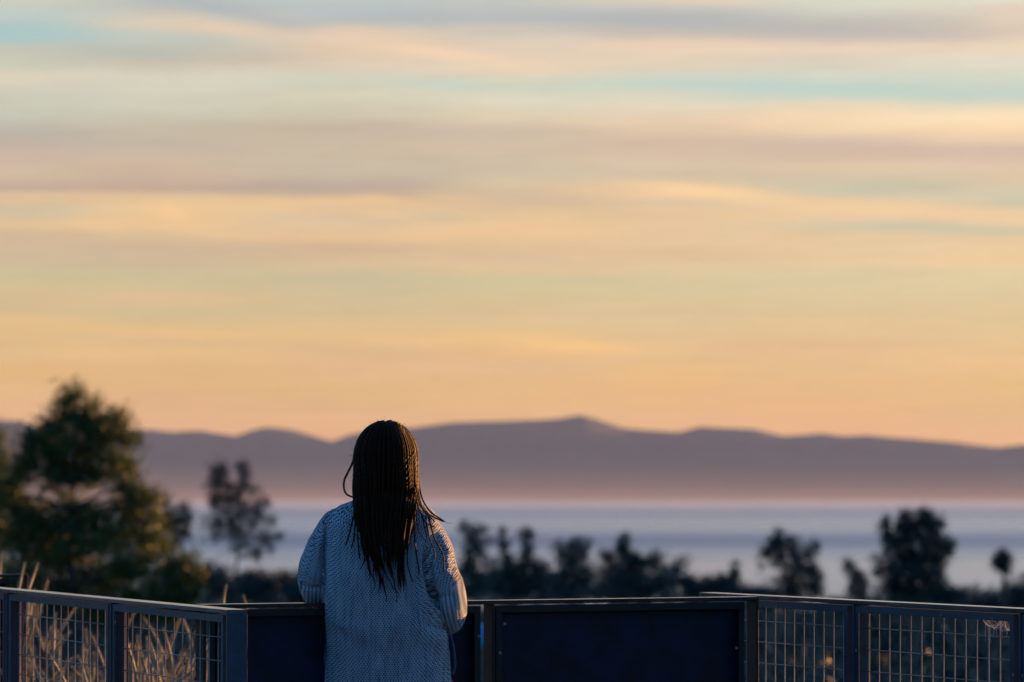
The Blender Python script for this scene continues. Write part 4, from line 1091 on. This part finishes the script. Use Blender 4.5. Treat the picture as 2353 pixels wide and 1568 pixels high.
def remesh(me, vox, smooth_it):
    o = bpy.data.objects.new('tmp', me); COL.objects.link(o)
    m = o.modifiers.new('r', 'REMESH'); m.mode = 'VOXEL'; m.voxel_size = vox
    if smooth_it:
        s_ = o.modifiers.new('s', 'SMOOTH'); s_.factor = 0.6; s_.iterations = smooth_it
    dg = bpy.context.evaluated_depsgraph_get(); dg.update()
    out = bpy.data.meshes.new_from_object(o.evaluated_get(dg))
    bpy.data.objects.remove(o)
    return out

def knit_mat():
    m, t, b = new_mat('knit_wool')
    a = t.node('ShaderNodeAttribute', attribute_name='knit')
    sp = t.node('ShaderNodeSeparateXYZ'); t.l.new(a.outputs['Vector'], sp.inputs[0]); u, v, cf = sp.outputs
    g = t.node('ShaderNodeNewGeometry')
    nz = t.noise(g.outputs['Position'], 90, 2, 0.5); nb_ = t.noise(g.outputs['Position'], 14, 3, 0.6)
    u = t.math('MULTIPLY_ADD', nz, 0.0036, t.math('MULTIPLY_ADD', nb_, 0.006, u)); v = t.math('MULTIPLY_ADD', nz, 0.003, t.math('MULTIPLY_ADD', nb_, 0.008, v))
    PU, PV = 0.0098, 0.0072
    cu = t.math('MULTIPLY', u, 2 * PI / PU)
    wav = t.math('SINE', cu)
    cv = t.math('ADD', t.math('MULTIPLY', v, 2 * PI / PV), t.math('MULTIPLY', wav, 1.9))
    row = t.math('MULTIPLY_ADD', t.math('SINE', cv), 0.5, 0.5)
    cl = t.math('MULTIPLY_ADD', t.math('SINE', t.math('MULTIPLY_ADD', t.math('FLOOR', t.math('DIVIDE', v, PV)), PI, cu)), 0.5, 0.5)
    body = t.math('ADD', t.math('MULTIPLY', row, 0.55), t.math('MULTIPLY', cl, 0.45))
    rib = t.math('MULTIPLY_ADD', t.math('SINE', t.math('MULTIPLY', u, 2 * PI / 0.0118)), 0.5, 0.5)
    ribh = t.math('ADD', t.math('MULTIPLY', rib, 0.34), t.math('MULTIPLY_ADD', row, 0.44, 0.1))
    h = t.math('ADD', t.math('MULTIPLY', body, t.math('SUBTRACT', 1.0, cf)), t.math('MULTIPLY', ribh, cf))
    cn = t.noise(t.comb(t.math('MULTIPLY', u, 95), t.math('MULTIPLY', v, 9)), 1, 2, 0.6)
    h = t.math('MULTIPLY', h, t.maprange(cn, 0.3, 0.7, 0.72, 1.18))
    fz = t.noise(g.outputs['Position'], 700, 2, 0.6)
    h2 = t.math('MULTIPLY_ADD', fz, 0.15, h)
    bp = t.node('ShaderNodeBump'); bp.inputs['Strength'].default_value = 1.0; bp.inputs['Distance'].default_value = 0.0045
    t.l.new(h2, bp.inputs['Height']); t.l.new(bp.outputs[0], b.inputs['Normal'])
    # random tone, plus shade between the stitches painted into the yarn colour
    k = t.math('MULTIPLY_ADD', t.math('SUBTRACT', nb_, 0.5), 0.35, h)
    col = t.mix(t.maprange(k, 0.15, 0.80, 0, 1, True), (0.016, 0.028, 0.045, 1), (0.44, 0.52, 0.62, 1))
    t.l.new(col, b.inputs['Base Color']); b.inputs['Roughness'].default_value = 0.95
    b.inputs['Specular IOR Level'].default_value = 0.15
    b.inputs['Sheen Weight'].default_value = 0.15; b.inputs['Sheen Roughness'].default_value = 0.5
    return m
M['yarn'] = simple('dark_blue_yarn', (0.05, 0.07, 0.13, 1), 0.9, 0, 0.3, 120)
def hair_mat():
    m, t, b = new_mat('dark_braided_hair')
    g = t.node('ShaderNodeNewGeometry')
    n = t.noise(g.outputs['Position'], 260, 3, 0.6)
    isl = g.outputs['Random Per Island']
    f = t.math('MULTIPLY', t.maprange(n, .3, .7), t.maprange(isl, 0, 1, .5, 1.0))
    t.l.new(t.mix(f, (0.003, 0.002, 0.002, 1), (0.036, 0.010, 0.004, 1)), b.inputs['Base Color'])
    b.inputs['Roughness'].default_value = 0.55; b.inputs['Specular IOR Level'].default_value = 0.14; b.inputs['Specular Tint'].default_value = (1.0, 0.6, 0.4, 1)
    bp = t.node('ShaderNodeBump'); bp.inputs['Strength'].default_value = 0.5; bp.inputs['Distance'].default_value = 0.0008
    t.l.new(n, bp.inputs['Height']); t.l.new(bp.outputs[0], b.inputs['Normal'])
    return m
M['hair'] = hair_mat()
person()
